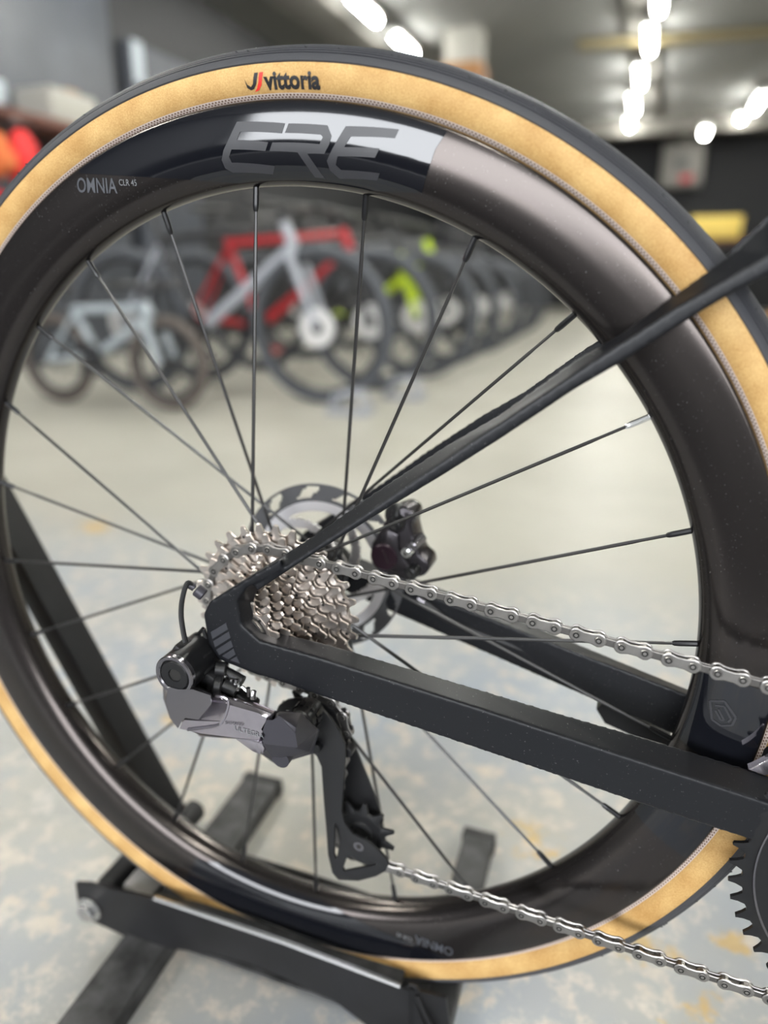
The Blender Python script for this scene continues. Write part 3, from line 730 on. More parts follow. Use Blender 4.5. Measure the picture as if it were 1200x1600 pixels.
# main link
facet('main_link', [
    ([(172, 440), (245, 445), (345, 448), (385, 370), (520, 408), (552, 430), (530, 500), (520, 522), (410, 512), (250, 492), (160, 472)], -.1000),
    ([(165, 425), (245, 425), (300, 330), (330, 322), (430, 345), (590, 402), (585, 436), (545, 500), (530, 528), (400, 520), (245, 505), (150, 470)][:11], -.0965),
    ([(165, 415), (245, 410), (285, 290), (330, 282), (430, 330), (600, 395), (590, 436), (545, 505), (530, 530), (400, 522), (245, 507)], -.082)], 'mech_grey', .0009)
# raised rib that divides the link, and the fin below it
bm = bmesh.new(); pts = [zd(p, -.1003) for p in ((322, 322), (365, 330), (380, 350), (370, 400), (352, 440), (325, 462), (190, 480))]
tube(bm, bez(pts, 5), .0010, 6); part(bm, 'link_rib', 'mech_grey', rd)
body('link_fin', [(405, 520), (530, 532), (540, 560), (530, 600), (490, 582)], -.094, -.086, 'mech_grey', .0008)
body('knuckle_hook', [(515, 540), (535, 535), (548, 570), (540, 598), (525, 575), (512, 560)], -.096, -.084, 'mech_grey', .0006)
# motor cover
facet('motor_cover', [
    ([(622, 425), (690, 500), (700, 560), (560, 545), (545, 535), (560, 505), (540, 480), (562, 440), (590, 440)], -.1000),
    ([(615, 408), (700, 470), (702, 566), (690, 570), (540, 550), (553, 505), (536, 482), (560, 430), (592, 436)], -.0985),
    ([(610, 400), (722, 402), (800, 482), (760, 585), (600, 636), (528, 590), (536, 482), (560, 428), (596, 430)], -.078),
    ([(615, 395), (724, 400), (802, 482), (770, 590), (605, 640), (540, 595), (545, 482), (565, 425), (600, 425)], -.064)], 'mech_cover', .0007)
bm = bmesh.new(); c0 = zd((625, 622), -.085); cyl(bm, c0, c0+Vector((0, .012, 0)), .0060, 16); part(bm, 'cover_lug', 'mech_cover', rd)
# pivot drum behind the cover
bm = bmesh.new(); pc = Vector((G_C.x, 0, G_C.y)); 
dr = zd((735, 430), -.060); cyl(bm, dr+Vector((0, -.006, 0)), dr+Vector((0, .014, 0)), .0090, 32, bev=.0015); part(bm, 'pivot_drum', 'black_metal', rd)
bm = bmesh.new()
for k in range(14):
    a = 2*pi*k/14; box(bm, dr+Vector((.0085*cos(a), .004, .0085*sin(a))), (.0034, .006, .0026), Matrix.Rotation(-a, 3, 'Y'))
part(bm, 'spring_collar', 'black_metal', rd)
# cage plates
YC = -.0455
CAGE = [(605, 402), (622, 365), (660, 340), (705, 333), (760, 345), (812, 375), (860, 425), (900, 485), (925, 545), (930, 590), (925, 650), (920, 720), (912, 860), (925, 915), (965, 968), (1035, 1002), (1085, 1045), (1122, 1085), (1130, 1108), (1118, 1135), (1075, 1160), (990, 1182), (900, 1178), (872, 1145), (852, 1060), (845, 950), (832, 800), (822, 650), (800, 600), (772, 572), (800, 500), (790, 425), (748, 388), (700, 372), (655, 385), (630, 412)]
SLOT = [(880, 912), (892, 915), (904, 950), (906, 1010), (890, 1092), (876, 1062), (878, 980)]
TRI = [(935, 1075), (960, 1068), (1000, 1092), (1040, 1108), (1082, 1098), (1075, 1112), (925, 1142), (918, 1125)]
def holed(name, outer, holes, y, t, m, bev=0):
    cu = bpy.data.curves.new('c', 'CURVE'); cu.dimensions = '2D'; cu.fill_mode = 'BOTH'; cu.extrude = t/2; cu.bevel_depth = bev; cu.bevel_resolution = 1
    for poly in [outer]+holes:
        sp = cu.splines.new('POLY'); sp.points.add(len(poly)-1); sp.use_cyclic_u = True
        for q, p in zip(sp.points, poly): w = zd(p, y); q.co = (w.x, w.z, 0, 1)
    o = bpy.data.objects.new('c', cu); COL.objects.link(o); bpy.context.view_layer.update()
    me = bpy.data.meshes.new_from_object(o.evaluated_get(bpy.context.evaluated_depsgraph_get())); bpy.data.objects.remove(o)
    bm = bmesh.new(); bm.from_mesh(me); bmesh.ops.remove_doubles(bm, verts=bm.verts, dist=1e-6)
    for v in bm.verts: x, z, h = v.co; v.co = (x, y+h, z)
    return part(bm, name, m, rd, 30)
holed('cage_plate', CAGE, [SLOT, TRI], YC, .0018, 'black_plastic', .0004)
bm = bmesh.new()
A = [Vector((x, -.0255, z)) for x, z in ((G_C.x+.012, G_C.y+.014), (G_C.x+.020, G_C.y-.005), (T_C.x+.006, T_C.y+.030), (T_C.x+.014, T_C.y+.006), (T_C.x+.004, T_C.y-.018), (T_C.x-.014, T_C.y-.010), (G_C.x-.010, G_C.y-.01))]
prism(bm, A, [p+Vector((0, .0018, 0)) for p in A]); part(bm, 'cage_plate', 'black_plastic', rd)
sc = zd((993, 1025), YC-.001)
bm = bmesh.new(); cyl(bm, sc+Vector((0, .001, 0)), sc+Vector((0, -.0008, 0)), .0040, 18); part(bm, 'pulley_bolt', 'mech_dark', rd)
bm = bmesh.new(); cyl(bm, sc+Vector((0, 0, 0)), sc+Vector((0, -.0010, 0)), .0019, 6); part(bm, 'hex_socket', 'hole_dark', rd)
bm = bmesh.new(); c0 = zd((783, 573), -.052); cyl(bm, c0, c0+Vector((0, .008, 0)), .0042, 12, bev=.0005); part(bm, 'cage_stop', 'black_metal', rd)
bm = bmesh.new(); c0 = zd((932, 590), -.043); cyl(bm, c0, c0+Vector((0, .008, 0)), .0042, 12, bev=.0005); part(bm, 'cage_stop', 'black_metal', rd)
# jockey wheels
def jockey(c, N, ph):
    bm = bmesh.new(); pr_ = .0127/(2*sin(pi/N)); pp = 2*pi/N
    pf = ((-.5, pr_-.0040), (-.3, pr_-.0034), (-.14, pr_+.0010), (-.07, pr_+.0040), (.07, pr_+.0040), (.14, pr_+.0010), (.3, pr_-.0034)); n = N*len(pf)
    def rg(y, f): return [bm.verts.new((f(r)*cos((k+a)*pp+ph), y, f(r)*sin((k+a)*pp+ph))) for k in range(N) for a, r in pf]
    L = [rg(-.0022, lambda r: .006), rg(-.0022, lambda r: .0085), rg(-.0008, lambda r: .0095), rg(-.0008, lambda r: .0150), rg(-.0020, lambda r: .0158), rg(-.0020, lambda r: .0180), rg(-.0010, lambda r: r), rg(.0010, lambda r: r), rg(.002, lambda r: .017), rg(.002, lambda r: .006)]; L.append(L[0])
    for A, B in zip(L[:-1], L[1:]):
        for k in range(n): bm.faces.new((A[k], A[(k+1) % n], B[(k+1) % n], B[k]))
    o = part(bm, 'jockey_wheel', 'black_plastic', rd, 30); o.location = (c.x, CY0-2*CSP-.0012, c.y)
jockey(G_C, 12, .1); jockey(T_C, 11, .3)
# hanger: slim open bracket between frame and pivot
bm = bmesh.new()
hp = lambda x, y, yy: at(240+x*.1875, 860+y*.1875, yy)
for P_ in ([(415, 650), (380, 690), (265, 760)], [(418, 655), (445, 745), (480, 860), (525, 905)], [(525, 905), (440, 960), (345, 1012)], [(490, 872), (430, 885), (400, 905)]):
    tube(bm, [hp(x, y, -.0765) for x, y in P_], .0013, 8)
part(bm, 'hanger', 'black_metal', rd)
bm = bmesh.new()
box(bm, hp(235, 850, -.090), (.010, .014, .016), Matrix.Rotation(.6, 3, 'Y'), bev=.002); box(bm, hp(330, 930, -.086), (.020, .016, .022), Matrix.Rotation(-.7, 3, 'Y'), bev=.002)
box(bm, hp(385, 870, -.086), (.011, .010, .009), Matrix.Rotation(.45, 3, 'Y'), bev=.0012); cyl(bm, hp(285, 1000, -.098), hp(420, 960, -.078), .0075, 14)
part(bm, 'hanger_block', 'black_plastic', rd)
bm = bmesh.new(); A = [hp(x, y, -.094) for x, y in ((65, 960), (78, 945), (180, 870), (200, 900), (110, 990), (70, 1000))]; prism(bm, A, [p+Vector((0, .01, 0)) for p in A]); part(bm, 'connector_tab', 'mech_dark', rd)
# adjusting screws, springs and inner link seen above the main link
bm = bmesh.new()
sp_ = [hp(540+x*34, 1040+x*18+(8 if x % 2 else -8), -.082) for x in range(9)]
tube(bm, sp_, .0011, 6)
for x in (560, 600, 650, 700, 790, 835): q = hp(x, 1040+(x-540)*.56, -.0835); cyl(bm, q+Vector((0, 0, -.003)), q+Vector((0, 0, .003)), .0014, 8)
cyl(bm, hp(655, 1190, -.086), hp(690, 1075, -.084), .0011, 8); cyl(bm, hp(820, 1240, -.086), hp(838, 1170, -.084), .0016, 8)
part(bm, 'adjuster_spring', 'chrome', rd)
bm = bmesh.new()
cyl(bm, hp(520, 985, -.082), hp(610, 995, -.080), .0050, 14, bev=.0006); cyl(bm, hp(600, 1010, -.079), hp(745, 1090, -.079), .0036, 12)
cyl(bm, hp(500, 1120, -.088), hp(575, 1130, -.086), .0068, 14, bev=.001); cyl(bm, hp(585, 1120, -.086), hp(690, 1170, -.085), .0042, 12)
box(bm, hp(450, 1060, -.084), (.016, .012, .016), Matrix.Rotation(.5, 3, 'Y'), bev=.002)
box(bm, hp(640, 1180, -.080), (.040, .010, .010), Matrix.Rotation(.42, 3, 'Y'), bev=.002)
part(bm, 'inner_link', 'black_plastic', rd)
letters_rd = []
def flat_text(name, txt, size, p0, p1, y, m, parent, bold=0):
    a, b_ = at(*p0, y), at(*p1, y); u = (b_-a).normalized(); w = Vector((0, -1, 0)).cross(u)
    w = -w if w.z < 0 else w
    cu = bpy.data.curves.new('t', 'FONT'); cu.body = txt; cu.size = size; cu.offset = bold; cu.resolution_u = 2
    o = bpy.data.objects.new('t', cu); COL.objects.link(o); bpy.context.view_layer.update()
    me = bpy.data.meshes.new_from_object(o.evaluated_get(bpy.context.evaluated_depsgraph_get())); bpy.data.objects.remove(o)
    bm = bmesh.new(); bm.from_mesh(me); k = (b_-a).length/max(1e-9, max(v.co.x for v in bm.verts))
    for v in bm.verts: v.co = a+u*(v.co.x*k)+w*(v.co.y*k)+Vector((0, -.0001, 0))
    return finish(bm, name, m, parent)
flat_text('lettering', 'SHIMANO', .004, (352, 1131), (381, 1134), -.1004, 'mech_cover', rd)
flat_text('lettering', 'ULTEGRA', .006, (366, 1141), (412, 1154), -.1004, 'decal_light', rd)
# ------------------------------------------------------------------ rear brake caliper on the far stay
bc_ = empty('brake_caliper', bike, OFF)
def zc(p, y): return at(560+p[0]/6, 740+p[1]/6, y)
def cbody(name, pts, y0, y1, m, bev=.001):
    bm = bmesh.new(); A = [zc(p, y0) for p in pts]; prism(bm, A, [p+Vector((0, y1-y0, 0)) for p in A])
    bmesh.ops.dissolve_limit(bm, angle_limit=R_(2), verts=bm.verts, edges=bm.edges); bevel_all(bm, bev, 2); return part(bm, name, m, bc_, 40)
cbody('caliper_body', [(120, 660), (205, 520), (280, 400), (300, 345), (420, 310), (500, 350), (535, 420), (490, 480), (520, 600), (570, 760), (650, 830), (665, 900), (620, 960), (450, 1010), (330, 960), (180, 930), (100, 780)], .046, .070, 'caliper_black', .0025)
cbody('caliper_shell', [(215, 560), (280, 520), (370, 575), (375, 700), (440, 820), (540, 930), (450, 985), (330, 945), (200, 900)], .0425, .047, 'caliper_black', .002)
bm = bmesh.new(); c0 = zc((235, 790), .041); cyl(bm, c0+Vector((0, .008, 0)), c0, .0108, 32, bev=.0012); part(bm, 'piston_cap', 'caliper_cap', bc_)
for q, r, m in (((330, 495), .0058, 'black_metal'), ((440, 750), .0046, 'chrome'), ((500, 690), .0040, 'mech_dark'), ((480, 945), .0052, 'black_metal')):
    bm = bmesh.new(); c0 = zc(q, .040); cyl(bm, c0, c0+Vector((.004, .014, .004)), r, 16, bev=.0008); part(bm, 'caliper_bolt', m, bc_)
    bm = bmesh.new(); tube(bm, [c0+Vector((0, -.0002, 0)), c0+Vector((0, .001, 0))], [r*.45, r*.4], 6); part(bm, 'hex_socket', 'hole_dark', bc_)
bm = bmesh.new(); c0 = zc((560, 620), .050); cyl(bm, zc((450, 720), .042), c0, .0020, 10); cyl(bm, c0, c0+Vector((.003, .002, .002)), .0030, 10); part(bm, 'bleed_screw', 'steel', bc_)
bm = bmesh.new(); cyl(bm, zc((300, 370), .048), zc((500, 400), .062), .0085, 16, bev=.001); part(bm, 'caliper_mount', 'black_plastic', bc_)
flat_text('lettering', 'SHIMANO', .004, (597, 860), (606, 881), .0408, 'mech_dark', bc_)
bm = bmesh.new()
hose = bez([zc((600, 1190), .050), zc((680, 1240), .050), zc((800, 1340), .050), zc((1000, 1440), .048), at(800, 1008, .046), at(880, 1040, .044), at(990, 1090, .040), at(1100, 1140, .036)], 8)
tube(bm, hose, .0026, 10); part(bm, 'brake_hose', 'black_plastic')
bm = bmesh.new(); cyl(bm, zc((560, 1165), .050), zc((625, 1205), .050), .0036, 12); part(bm, 'hose_nut', 'mech_dark', bc_)
bm = bmesh.new(); A = [at(*p, .042) for p in ((932, 1108), (940, 1100), (1000, 1128), (1048, 1150), (1045, 1166), (985, 1148), (945, 1130))]
prism(bm, A, [p+Vector((0, .010, 0)) for p in A]); part(bm, 'cable_guide', 'black_plastic', fr)

# ------------------------------------------------------------------ FLOOR STAND
st = empty('bike_stand', None, (0, 0, ZF)); tag(st, 'black steel floor stand whose tray cradles the bottom of the wheel', 'bike stand')
def spart(bm, name, m, parent=None, smooth=35):
    o = finish(bm, name, m, parent or st, smooth); 
    if parent is None: o.location = OFF
    return o
YP = -.035
PL = [(118, 1380), (140, 1381), (240, 1405), (440, 1473), (625, 1543), (640, 1549), (662, 1600), (690, 1640), (600, 1625), (570, 1600), (520, 1562), (450, 1530), (390, 1505), (330, 1490), (255, 1480), (205, 1467), (133, 1434), (123, 1418)]
bm = bmesh.new(); A = [at(*p, YP) for p in PL]; prism(bm, A, [p+Vector((0, .003, 0)) for p in A]); spart(bm, 'side_plate', 'stand_paint')
top = [at(*p, YP) for p in ((240, 1405), (440, 1473), (625, 1543))]
bm = bmesh.new()
lo_ = [(238, 1405), (290, 1421), (350, 1442), (450, 1480), (500, 1500), (625, 1543)]; hi_ = [(244, 1394), (310, 1409), (375, 1430), (455, 1459), (520, 1482), (632, 1516)]
A = [at(*p, YP+.002) for p in lo_]+[at(*p, -.0185) for p in reversed(hi_)]; prism(bm, A, [p+Vector((0, .001, -.004)) for p in A])
spart(bm, 'tray_flange', 'stand_scuff')
bm = bmesh.new(); tube(bm, [p+Vector((0, .0015, 0)) for p in top], .0022, 8); o = spart(bm, 'plate_edge', 'zinc'); o['label'] = 'worn bright top edge'
bm = bmesh.new(); A = [Vector((p.x, -p.y, p.z)) for p in [at(*q, YP) for q in PL]]; prism(bm, A, [p+Vector((0, .003, 0)) for p in A]); spart(bm, 'side_plate', 'stand_paint')
bm = bmesh.new(); box(bm, (-.02, 0, -.3505), (.26, .066, .003)); spart(bm, 'tray_floor', 'stand_scuff')
# rolled clip at the front end of the near plate
bm = bmesh.new(); c0 = at(640, 1548, YP); tube(bm, [c0+Vector((.004*cos(a)+.002, .002+.02*0, .004*sin(a))) for a in [R_(x) for x in range(-20, 200, 20)]], .0014, 6)
tube(bm, [c0+Vector((.006, 0, -.002)), at(664, 1585, YP), at(686, 1625, YP)], .0020, 8); spart(bm, 'rolled_end', 'stand_paint')
for s, nm in ((-1, 0), (1, 1)):
    bm = bmesh.new(); A = [Vector((.106, s*.034, -.303)), Vector((.132, s*.020, -.318)), Vector((.136, s*.020, -.352)), Vector((.106, s*.034, -.352))]
    prism(bm, A, [p+Vector((0, s*.003, 0)) for p in A]); spart(bm, 'end_gusset', 'stand_paint')
# feet: two flat bars across
for x0, x1, w in ((-.139, -.155, .045), (.128, .112, .032)):
    bm = bmesh.new(); y0, y1 = -.30, .20
    A = [Vector((x0-w/2, y0, -.355)), Vector((x0+w/2, y0, -.355)), Vector((x1+w/2, y1, -.355)), Vector((x1-w/2, y1, -.355))]
    prism(bm, A, [p+Vector((0, 0, -.020)) for p in A]); bevel_all(bm, .0015, 1); f_ = spart(bm, 'foot_bar', 'stand_scuff')
    bm = bmesh.new(); box(bm, (x1, y1-.004, -.365), (w+.004, .014, .0205), bev=.002); spart(bm, 'foot_cap', 'black_plastic', f_)
# rear cross axle with its ribbed rubber sleeve, bolt and nuts
ab = at(143, 1417, YP)
bm = bmesh.new(); cyl(bm, ab+Vector((0, -.004, 0)), ab+Vector((0, .115, 0)), .0055, 14); spart(bm, 'cross_axle', 'black_metal')
bm = bmesh.new()
tube(bm, [ab+Vector((0, .004, 0)), ab+Vector((0, .016, 0)), ab+Vector((0, .021, 0))]+[ab+Vector((0, .021+.0014*k, 0)) for k in range(1, 24)], [.0075, .0075, .0115]+[.0125 if k % 2 else .0113 for k in range(1, 24)], 20)
spart(bm, 'ribbed_sleeve', 'black_plastic')
bm = bmesh.new(); cyl(bm, ab+Vector((0, -.0005, 0)), ab+Vector((0, -.003, 0)), .0125, 24); cyl(bm, ab+Vector((0, -.003, 0)), ab+Vector((0, -.010, 0)), .0088, 6, bev=.0008); spart(bm, 'axle_bolt', 'zinc')
bm = bmesh.new(); c0 = at(225, 1385, -.012); box(bm, c0, (.028, .03, .022), Matrix.Rotation(.4, 3, 'Y'), bev=.002); spart(bm, 'spacer_block', 'grey_block')
# far upright arm leaning back beside the wheel
def edge(px0, py0, px1, py1, y): return at(px0, py0, y), at(px1, py1, y)
a0, a1 = edge(10, 840, 232, 1240, .042); d = (a0-a1).normalized(); a1 = a1-d*.10; a0 = a0+d*.30
nrm = Vector((-d.z, 0, d.x)); nrm = nrm if nrm.x < 0 else -nrm
wv = nrm*.022; dv = Vector((0, .032, 0))
bm = bmesh.new(); A = [a1, a1+wv, a1+wv+dv, a1+dv]; B = [a0, a0+wv, a0+wv+dv, a0+dv]; prism(bm, A, B); bevel_all(bm, .0012, 2); spart(bm, 'upright_arm', 'stand_paint')
c0 = at(295, 1277, .060); bm = bmesh.new(); cyl(bm, c0+Vector((0, -.012, 0)), c0+Vector((0, .014, 0)), .011, 20, bev=.002); spart(bm, 'arm_knob', 'black_plastic')
c1 = a1; bm = bmesh.new(); cyl(bm, ab+Vector((0, .06, 0)), ab+Vector((0, .09, 0)), .012, 16); spart(bm, 'axle_nut', 'black_metal')

# ------------------------------------------------------------------ BICYCLES IN THE ROW BEHIND
GR = 'bicycles parked in the row behind'
def bike_at(hx, y, label, frame='b_black', fork='b_black', accent='b_black', s=1.0, rw=.37, tire='b_tire', rotor='b_rotor', rz=0.0, tw=.028, group=GR, seatstay=None, guard=None, lean=.0):
    z0 = ZF; t = empty('bicycle', None, (hx, y, z0)); t.rotation_euler = (lean, 0, rz); tag(t, label, 'bicycle', group)
    H = Vector((0, 0, rw)); Rr = Vector((-1.10*s, 0, rw)); B = Vector((-.68*s, 0, rw-.04*s+ (0 if s == 1 else .05)))
    HT = Vector((-.17*s, 0, rw+.46*s)); HB = Vector((-.125*s, 0, rw+.36*s)); ST = Vector((-.86*s, 0, rw+.40*s)); k = s
    def P(name, m, fn, parent=None):
        bm = bmesh.new(); fn(bm); return finish(bm, name, m, parent or t, 40)
    for c in (H, Rr):
        ti = P('tyre', tire, lambda bm: tube(bm, [c+Vector(((rw-tw)*cos(a), 0, (rw-tw)*sin(a))) for a in [2*pi*i/40 for i in range(40)]], tw, 10, closed=True))
        P('rim', 'b_rim', lambda bm: tube(bm, [c+Vector(((rw-2*tw-.008)*cos(a), 0, (rw-2*tw-.008)*sin(a))) for a in [2*pi*i/40 for i in range(40)]], .013, 6, closed=True), ti)
        def spk(bm):
            for i in range(20):
                a = 2*pi*i/20; cyl(bm, c+Vector((.02*cos(a+1.3), .03*(-1)**i, .02*sin(a+1.3))), c+Vector(((rw-2*tw-.01)*cos(a), 0, (rw-2*tw-.01)*sin(a))), .0012, 4)
        P('spoke', 'b_rim', spk, ti)['kind'] = 'stuff'
        P('hub', 'b_black', lambda bm: cyl(bm, c+Vector((0, -.055, 0)), c+Vector((0, .055, 0)), .022, 12), ti)
        def rot(bm):
            prof = [(.034, -.052), (.09*max(.8, s), -.052), (.09*max(.8, s), -.050), (.034, -.050)]
            b2 = bmesh.new(); lathe(b2, prof, 32, closed=True); bmesh.ops.translate(b2, verts=b2.verts, vec=c); me = bpy.data.meshes.new('x'); b2.to_mesh(me); b2.free(); bm.from_mesh(me)
        if rotor: P('brake_rotor', rotor, rot, ti)
    P('down_tube', frame, lambda bm: tube(bm, [HB, B], .028*k**.5, 12))
    P('top_tube', accent, lambda bm: tube(bm, [HT+Vector((0, 0, -.02)), ST], .020, 12))
    P('seat_tube', accent, lambda bm: tube(bm, [B, ST, ST+(ST-B)*.05], .018, 12))
    P('head_tube', frame, lambda bm: tube(bm, [HB, HT], .025, 12))
    for sd in (-1, 1):
        P('chainstay', seatstay or frame, lambda bm: tube(bm, [B+Vector((0, sd*.03, 0)), Rr+Vector((0, sd*.065, 0))], .012, 8))
        P('seatstay', seatstay or accent, lambda bm: tube(bm, [ST+Vector((0, sd*.02, -.03)), Rr+Vector((0, sd*.065, 0))], .010, 8))
        P('fork_leg', fork, lambda bm: tube(bm, [HB+Vector((-.005, sd*.055, -.03)), HB+Vector((.03*s, sd*.06, -.10*s)), H+Vector((0, sd*.062, 0))], [.021, .021, .016], 10))
    P('fork_crown', fork, lambda bm: box(bm, HB+Vector((0, 0, -.025)), (.05, .15, .045), bev=.01))
    P('steerer', 'b_black', lambda bm: tube(bm, [HT, HT+Vector((-.02, 0, .07))], .018, 10))
    P('handlebar', 'b_black', lambda bm: tube(bm, [HT+Vector((.0, -.33*s**.5, .08)), HT+Vector((.04, 0, .07)), HT+Vector((.0, .33*s**.5, .08))], .014, 10))
    P('seatpost', 'b_black', lambda bm: tube(bm, [ST, ST+(ST-B).normalized()*.18*s], .015, 10))
    sp = ST+(ST-B).normalized()*.19*s
    P('saddle', 'b_black', lambda bm: tube(bm, [sp+Vector((-.13*s, 0, .012)), sp+Vector((-.05*s, 0, .005)), sp+Vector((.13*s, 0, 0))], [.06, .055, .018], 10, flat=.35, updir=(0, 1, 0)))
    def cr(bm):
        b2 = bmesh.new(); lathe(b2, [(.02, -.052), (.075*s**.5, -.052), (.078*s**.5, -.048), (.02, -.048)], 28, closed=True); bmesh.ops.translate(b2, verts=b2.verts, vec=B); me = bpy.data.meshes.new('x'); b2.to_mesh(me); b2.free(); bm.from_mesh(me)
    cs = P('chainring', guard or 'b_black', cr)
    P('crank', 'b_black', lambda bm: tube(bm, [B+Vector((0, -.065, 0)), B+Vector((.12*s, -.075, -.12*s))], [.014, .011], 8), cs)
    P('pedal', 'cloth_crimson' if accent == 'b_red' else 'b_black', lambda bm: box(bm, B+Vector((.12*s, -.115, -.12*s)), (.09, .08, .02), bev=.004), cs)
    P('chain', 'b_black', lambda bm: tube(bm, [B+Vector((0, -.05, .075)), Rr+Vector((0, -.05, .035)), Rr+Vector((-.035, -.05, 0)), Rr+Vector((0, -.05, -.035)), B+Vector((0, -.05, -.075))], .004, 6))
    return t
def hx(px, y, z=0.0):                                       # x of the point on line (Y=y, Z=z) seen at picture column px
    k = (px-600)/F; a = y-CP.y; bz = z-CP.z
    # (RGT.d)/(FWD.d) = k, d=(x-cx, a, bz)
    return CP.x+(k*(FWD.y*a+FWD.z*bz)-RGT.y*a)/(RGT.x-k*FWD.x)
bike_at(hx(503, 2.75), 2.75, 'silver mountain bicycle, nearest of the parked row, its front wheel seen through the rim', 'b_silver', 'b_silver', 'b_black', lean=.02, seatstay='b_silver')
bike_at(hx(583, 3.25), 3.25, 'red bicycle parked second, just behind the silver mountain bicycle', 'b_red', 'b_black', 'b_red')
bike_at(hx(655, 3.8), 3.8, 'black bicycle with neon yellow fork parked third in the row', 'b_black', 'b_neon', 'b_black')
bike_at(hx(700, 4.5), 4.5, 'dark grey bicycle parked fourth, with neon yellow frame tubes', 'b_neon', 'b_black', 'b_grey')
bike_at(hx(745, 5.3), 5.3, 'black bicycle parked fifth, in front of the last grey ones', 'b_black', 'b_black', 'b_black')
bike_at(hx(775, 6.2), 6.2, 'grey bicycle parked sixth, second from the far end', 'b_grey', 'b_grey', 'b_black')
bike_at(hx(800, 7.2), 7.2, 'black bicycle at the far end of the parked row', 'b_black', 'b_grey', 'b_black')
bike_at(hx(262, 2.35, -.14), 2.35, 'small white children\'s bicycle parked in front of the silver one', 'b_white', 'b_white', 'b_white', s=.58, rw=.215, tire='b_tire_brown', rotor=None, tw=.024)
bike_at(hx(1395, 1.55)+1.1, 1.55, 'dark bicycle with a tan-wall tyre standing behind the seat tube', 'b_black', 'b_black', 'b_black', tire='b_tan', rotor=None, tw=.016, rw=.335, group='')
for px, y, lab in ((548, 2.55, 'low silver floor bracket at the foot of the silver mountain bicycle'), (632, 3.05, 'low silver floor bracket beside the red bicycle\'s front wheel')):
    t = empty('wheel_bracket', None, (hx(px, y, ZF), y, ZF)); tag(t, lab, 'bracket')
    bm = bmesh.new(); box(bm, (0, 0, .008), (.20, .12, .016), bev=.004); finish(bm, 'base', 'b_silver', t)
    for s_ in (-1, 1):
        bm = bmesh.new(); tube(bm, [Vector((-.09, s_*.045, .016)), Vector((-.06, s_*.045, .09)), Vector((.05, s_*.045, .10)), Vector((.09, s_*.045, .016))], .010, 8); finish(bm, 'hoop', 'b_silver', t)
# ------------------------------------------------------------------ things against the walls
def crate(name, c, s, m, label, cat, group=None, bev=.01, extra=None):
    t = empty(name, None, (c[0], c[1], c[2]-s[2]/2)); tag(t, label, cat, group)
    bm = bmesh.new(); box(bm, (0, 0, s[2]/2), s, bev=bev); finish(bm, 'body', m, t)
    if extra: extra(t, s)
    return t
xs = XL+.32
yA, yB2 = ywall(-60, 195, xs), ywall(150, 190, xs)
zs = at(60, 200, ywall(60, 200, xs)).z
sh = empty('wall_shelf', None, (XL+.12, (yA+yB2)/2, zs)); tag(sh, 'brown wooden shelf on the dark left wall above the red bag', 'shelf')
bm = bmesh.new(); box(bm, (.2, 0, 0), (.4, yB2-yA, .06), bev=.006); finish(bm, 'board', 'wood_brown', sh)
for s_ in (-1, 1):
    bm = bmesh.new(); A = [Vector((0, s_*(yB2-yA)*.35-.02, -.03)), Vector((.3, s_*(yB2-yA)*.35-.02, -.03)), Vector((0, s_*(yB2-yA)*.35-.02, -.25))]; prism(bm, A, [p+Vector((0, .04, 0)) for p in A]); finish(bm, 'bracket', 'b_black', sh)
def flap(t, s): 
    bm = bmesh.new(); box(bm, (0, 0, s[2]+.004), (s[0]*.96, s[1]*.3, .008)); finish(bm, 'tape', 'carton_tan', t)
yw = ywall(92, 190, xs); crate('storage_box', (xs, yw, zs+.03+.10), (.3, .42, .20), 'plaster_white', 'pale box standing on the brown wall shelf', 'box', None, .02, flap)
def bag(name, px, py, w, h, m, label, d=.22):
    y = ywall(px, py, XL+.62); p = at(px, py, y); t = empty(name, None, (p.x, p.y, p.z-h/2)); tag(t, label, 'bag')
    bm = bmesh.new(); bmesh.ops.create_uvsphere(bm, u_segments=16, v_segments=10, radius=.5)
    for v in bm.verts: v.co = Vector((v.co.x*d, v.co.y*w*(1+.2*(v.co.z < 0)), (v.co.z+.5)*h))
    finish(bm, 'pouch', m, t)
    bm = bmesh.new(); tube(bm, [Vector((.0, -.08, h*.95)), Vector((.0, -.05, h*1.1)), Vector((0, .05, h*1.1)), Vector((0, .08, h*.95))], .012, 6); finish(bm, 'strap', 'b_black', t)
    bm = bmesh.new(); box(bm, (d*.5, 0, h*.35), (.03, w*.6, h*.35), bev=.01); finish(bm, 'pocket', m, t)
bag('backpack', 38, 255, .19, .36, 'cloth_red', 'bright red backpack hanging below the brown wall shelf', .16)
bag('backpack', -2, 330, .22, .22, 'cloth_crimson', 'dark crimson backpack hanging at the left edge of the picture', .2)
bag('backpack', -10, 240, .16, .26, 'cloth_orange', 'orange-brown backpack hanging left of the bright red one', .2)
def poster(px0, py0, px1, py1, label):
    x = XL+.13; y0, y1 = ywall(px0, py0, x), ywall(px1, py1, x); z1, z0 = at(px0, py0, y0).z, at(px0, py1, y0).z
    bm = bmesh.new(); box(bm, (x, (y0+y1)/2, (z0+z1)/2), (.012, y1-y0, z1-z0), bev=.002); tag(finish(bm, 'notice', 'poster_pale'), label, 'notice')
poster(-25, 118, 14, 182, 'pale blank notice on the slate panel above the shelf'); poster(204, 60, 226, 128, 'pale narrow notice on the second slate panel')
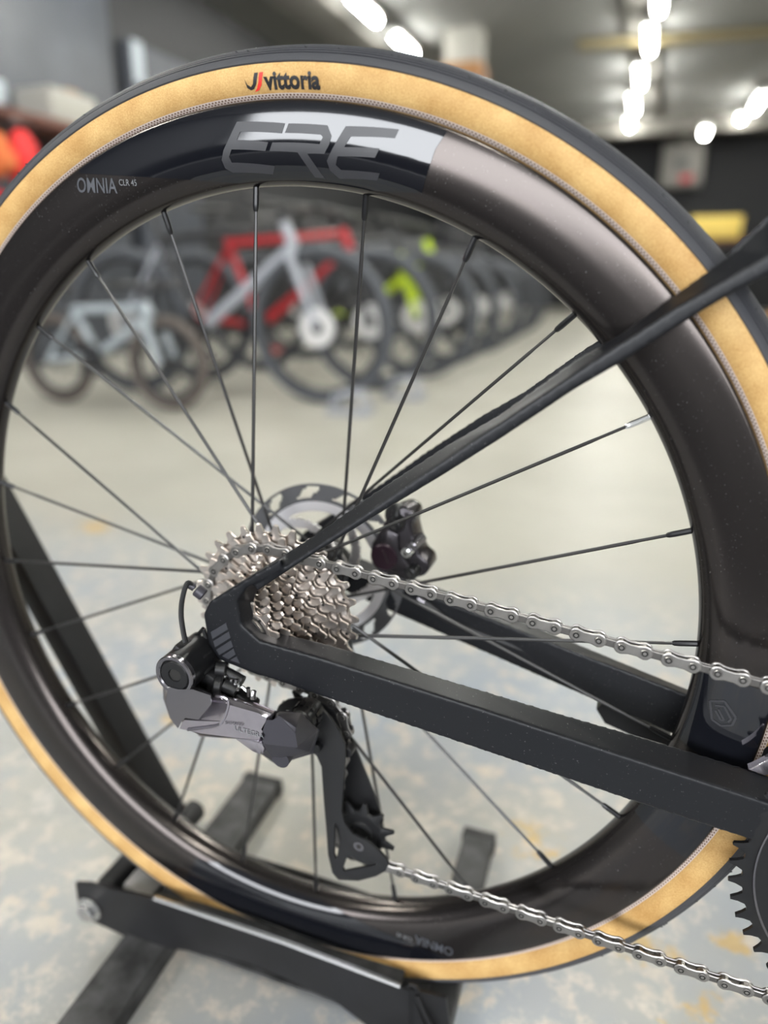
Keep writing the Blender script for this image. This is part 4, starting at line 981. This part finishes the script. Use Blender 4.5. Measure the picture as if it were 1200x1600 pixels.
# grey unit on the back wall, with its bracket
p0 = at(1037, 225, YB-.3); p1 = at(1095, 292, YB-.3)
t = empty('wall_heater', None, ((p0.x+p1.x)/2, YB-.3, p1.z)); tag(t, 'grey box heater mounted high on the black back wall', 'heater')
w, h = p1.x-p0.x, p0.z-p1.z
bm = bmesh.new(); box(bm, (0, 0, h/2), (w, .3, h), bev=.04); finish(bm, 'casing', 'unit_grey', t)
bm = bmesh.new()
for k in range(4): box(bm, (-w*.02, -.155, h*(.42+.06*k)), (w*.34, .02, h*.03))
finish(bm, 'grille', 'b_black', t)
bm = bmesh.new(); box(bm, (w*.12, -.155, h*.18), (w*.3, .02, h*.16), bev=.005); finish(bm, 'nameplate', 'cloth_crimson', t)
bm = bmesh.new(); cyl(bm, (0, 0, h), (0, 0, h+.5), .08, 12); finish(bm, 'flue', 'unit_grey', t)
p = at(1102, 205, 10.5); lamp(p.x, p.y, p.z, 'small pale lamp hanging in front of the grey heater', .35)
# shelf of cartons far right
p0 = at(1060, 375, 12.0); p1 = at(1210, 375, 12.0); zz_ = p0.z
t = empty('stock_shelf', None, ((p0.x+p1.x)/2, 12.2, ZF)); tag(t, 'dark steel stock shelf carrying cartons at the far right', 'shelf')
bm = bmesh.new(); box(bm, (0, 0, zz_-ZF-.03), (3.2, .6, .05)); finish(bm, 'board', 'wood_brown', t)
for s_ in (-1.5, 1.5):
    bm = bmesh.new(); box(bm, (s_, 0, (zz_-ZF-.05)/2), (.06, .5, zz_-ZF-.05)); finish(bm, 'upright', 'b_black', t)
for px, wpx, hpx, m, lab in ((1010, 50, 52, 'carton_tan', 'tan carton on the stock shelf, left of the yellow one'), (1120, 80, 36, 'carton_yellow', 'yellow carton on the stock shelf above the seatstay')):
    a, b_ = at(px-wpx/2, 350, 12.0), at(px+wpx/2, 350, 12.0); q = at(px, 375, 12.0); hh = at(px, 375-hpx, 12.0).z-q.z
    crate('carton', ((a.x+b_.x)/2, 12.2, q.z+.015+hh/2), (b_.x-a.x, .4, hh), m, lab, 'carton', None, .01, flap)
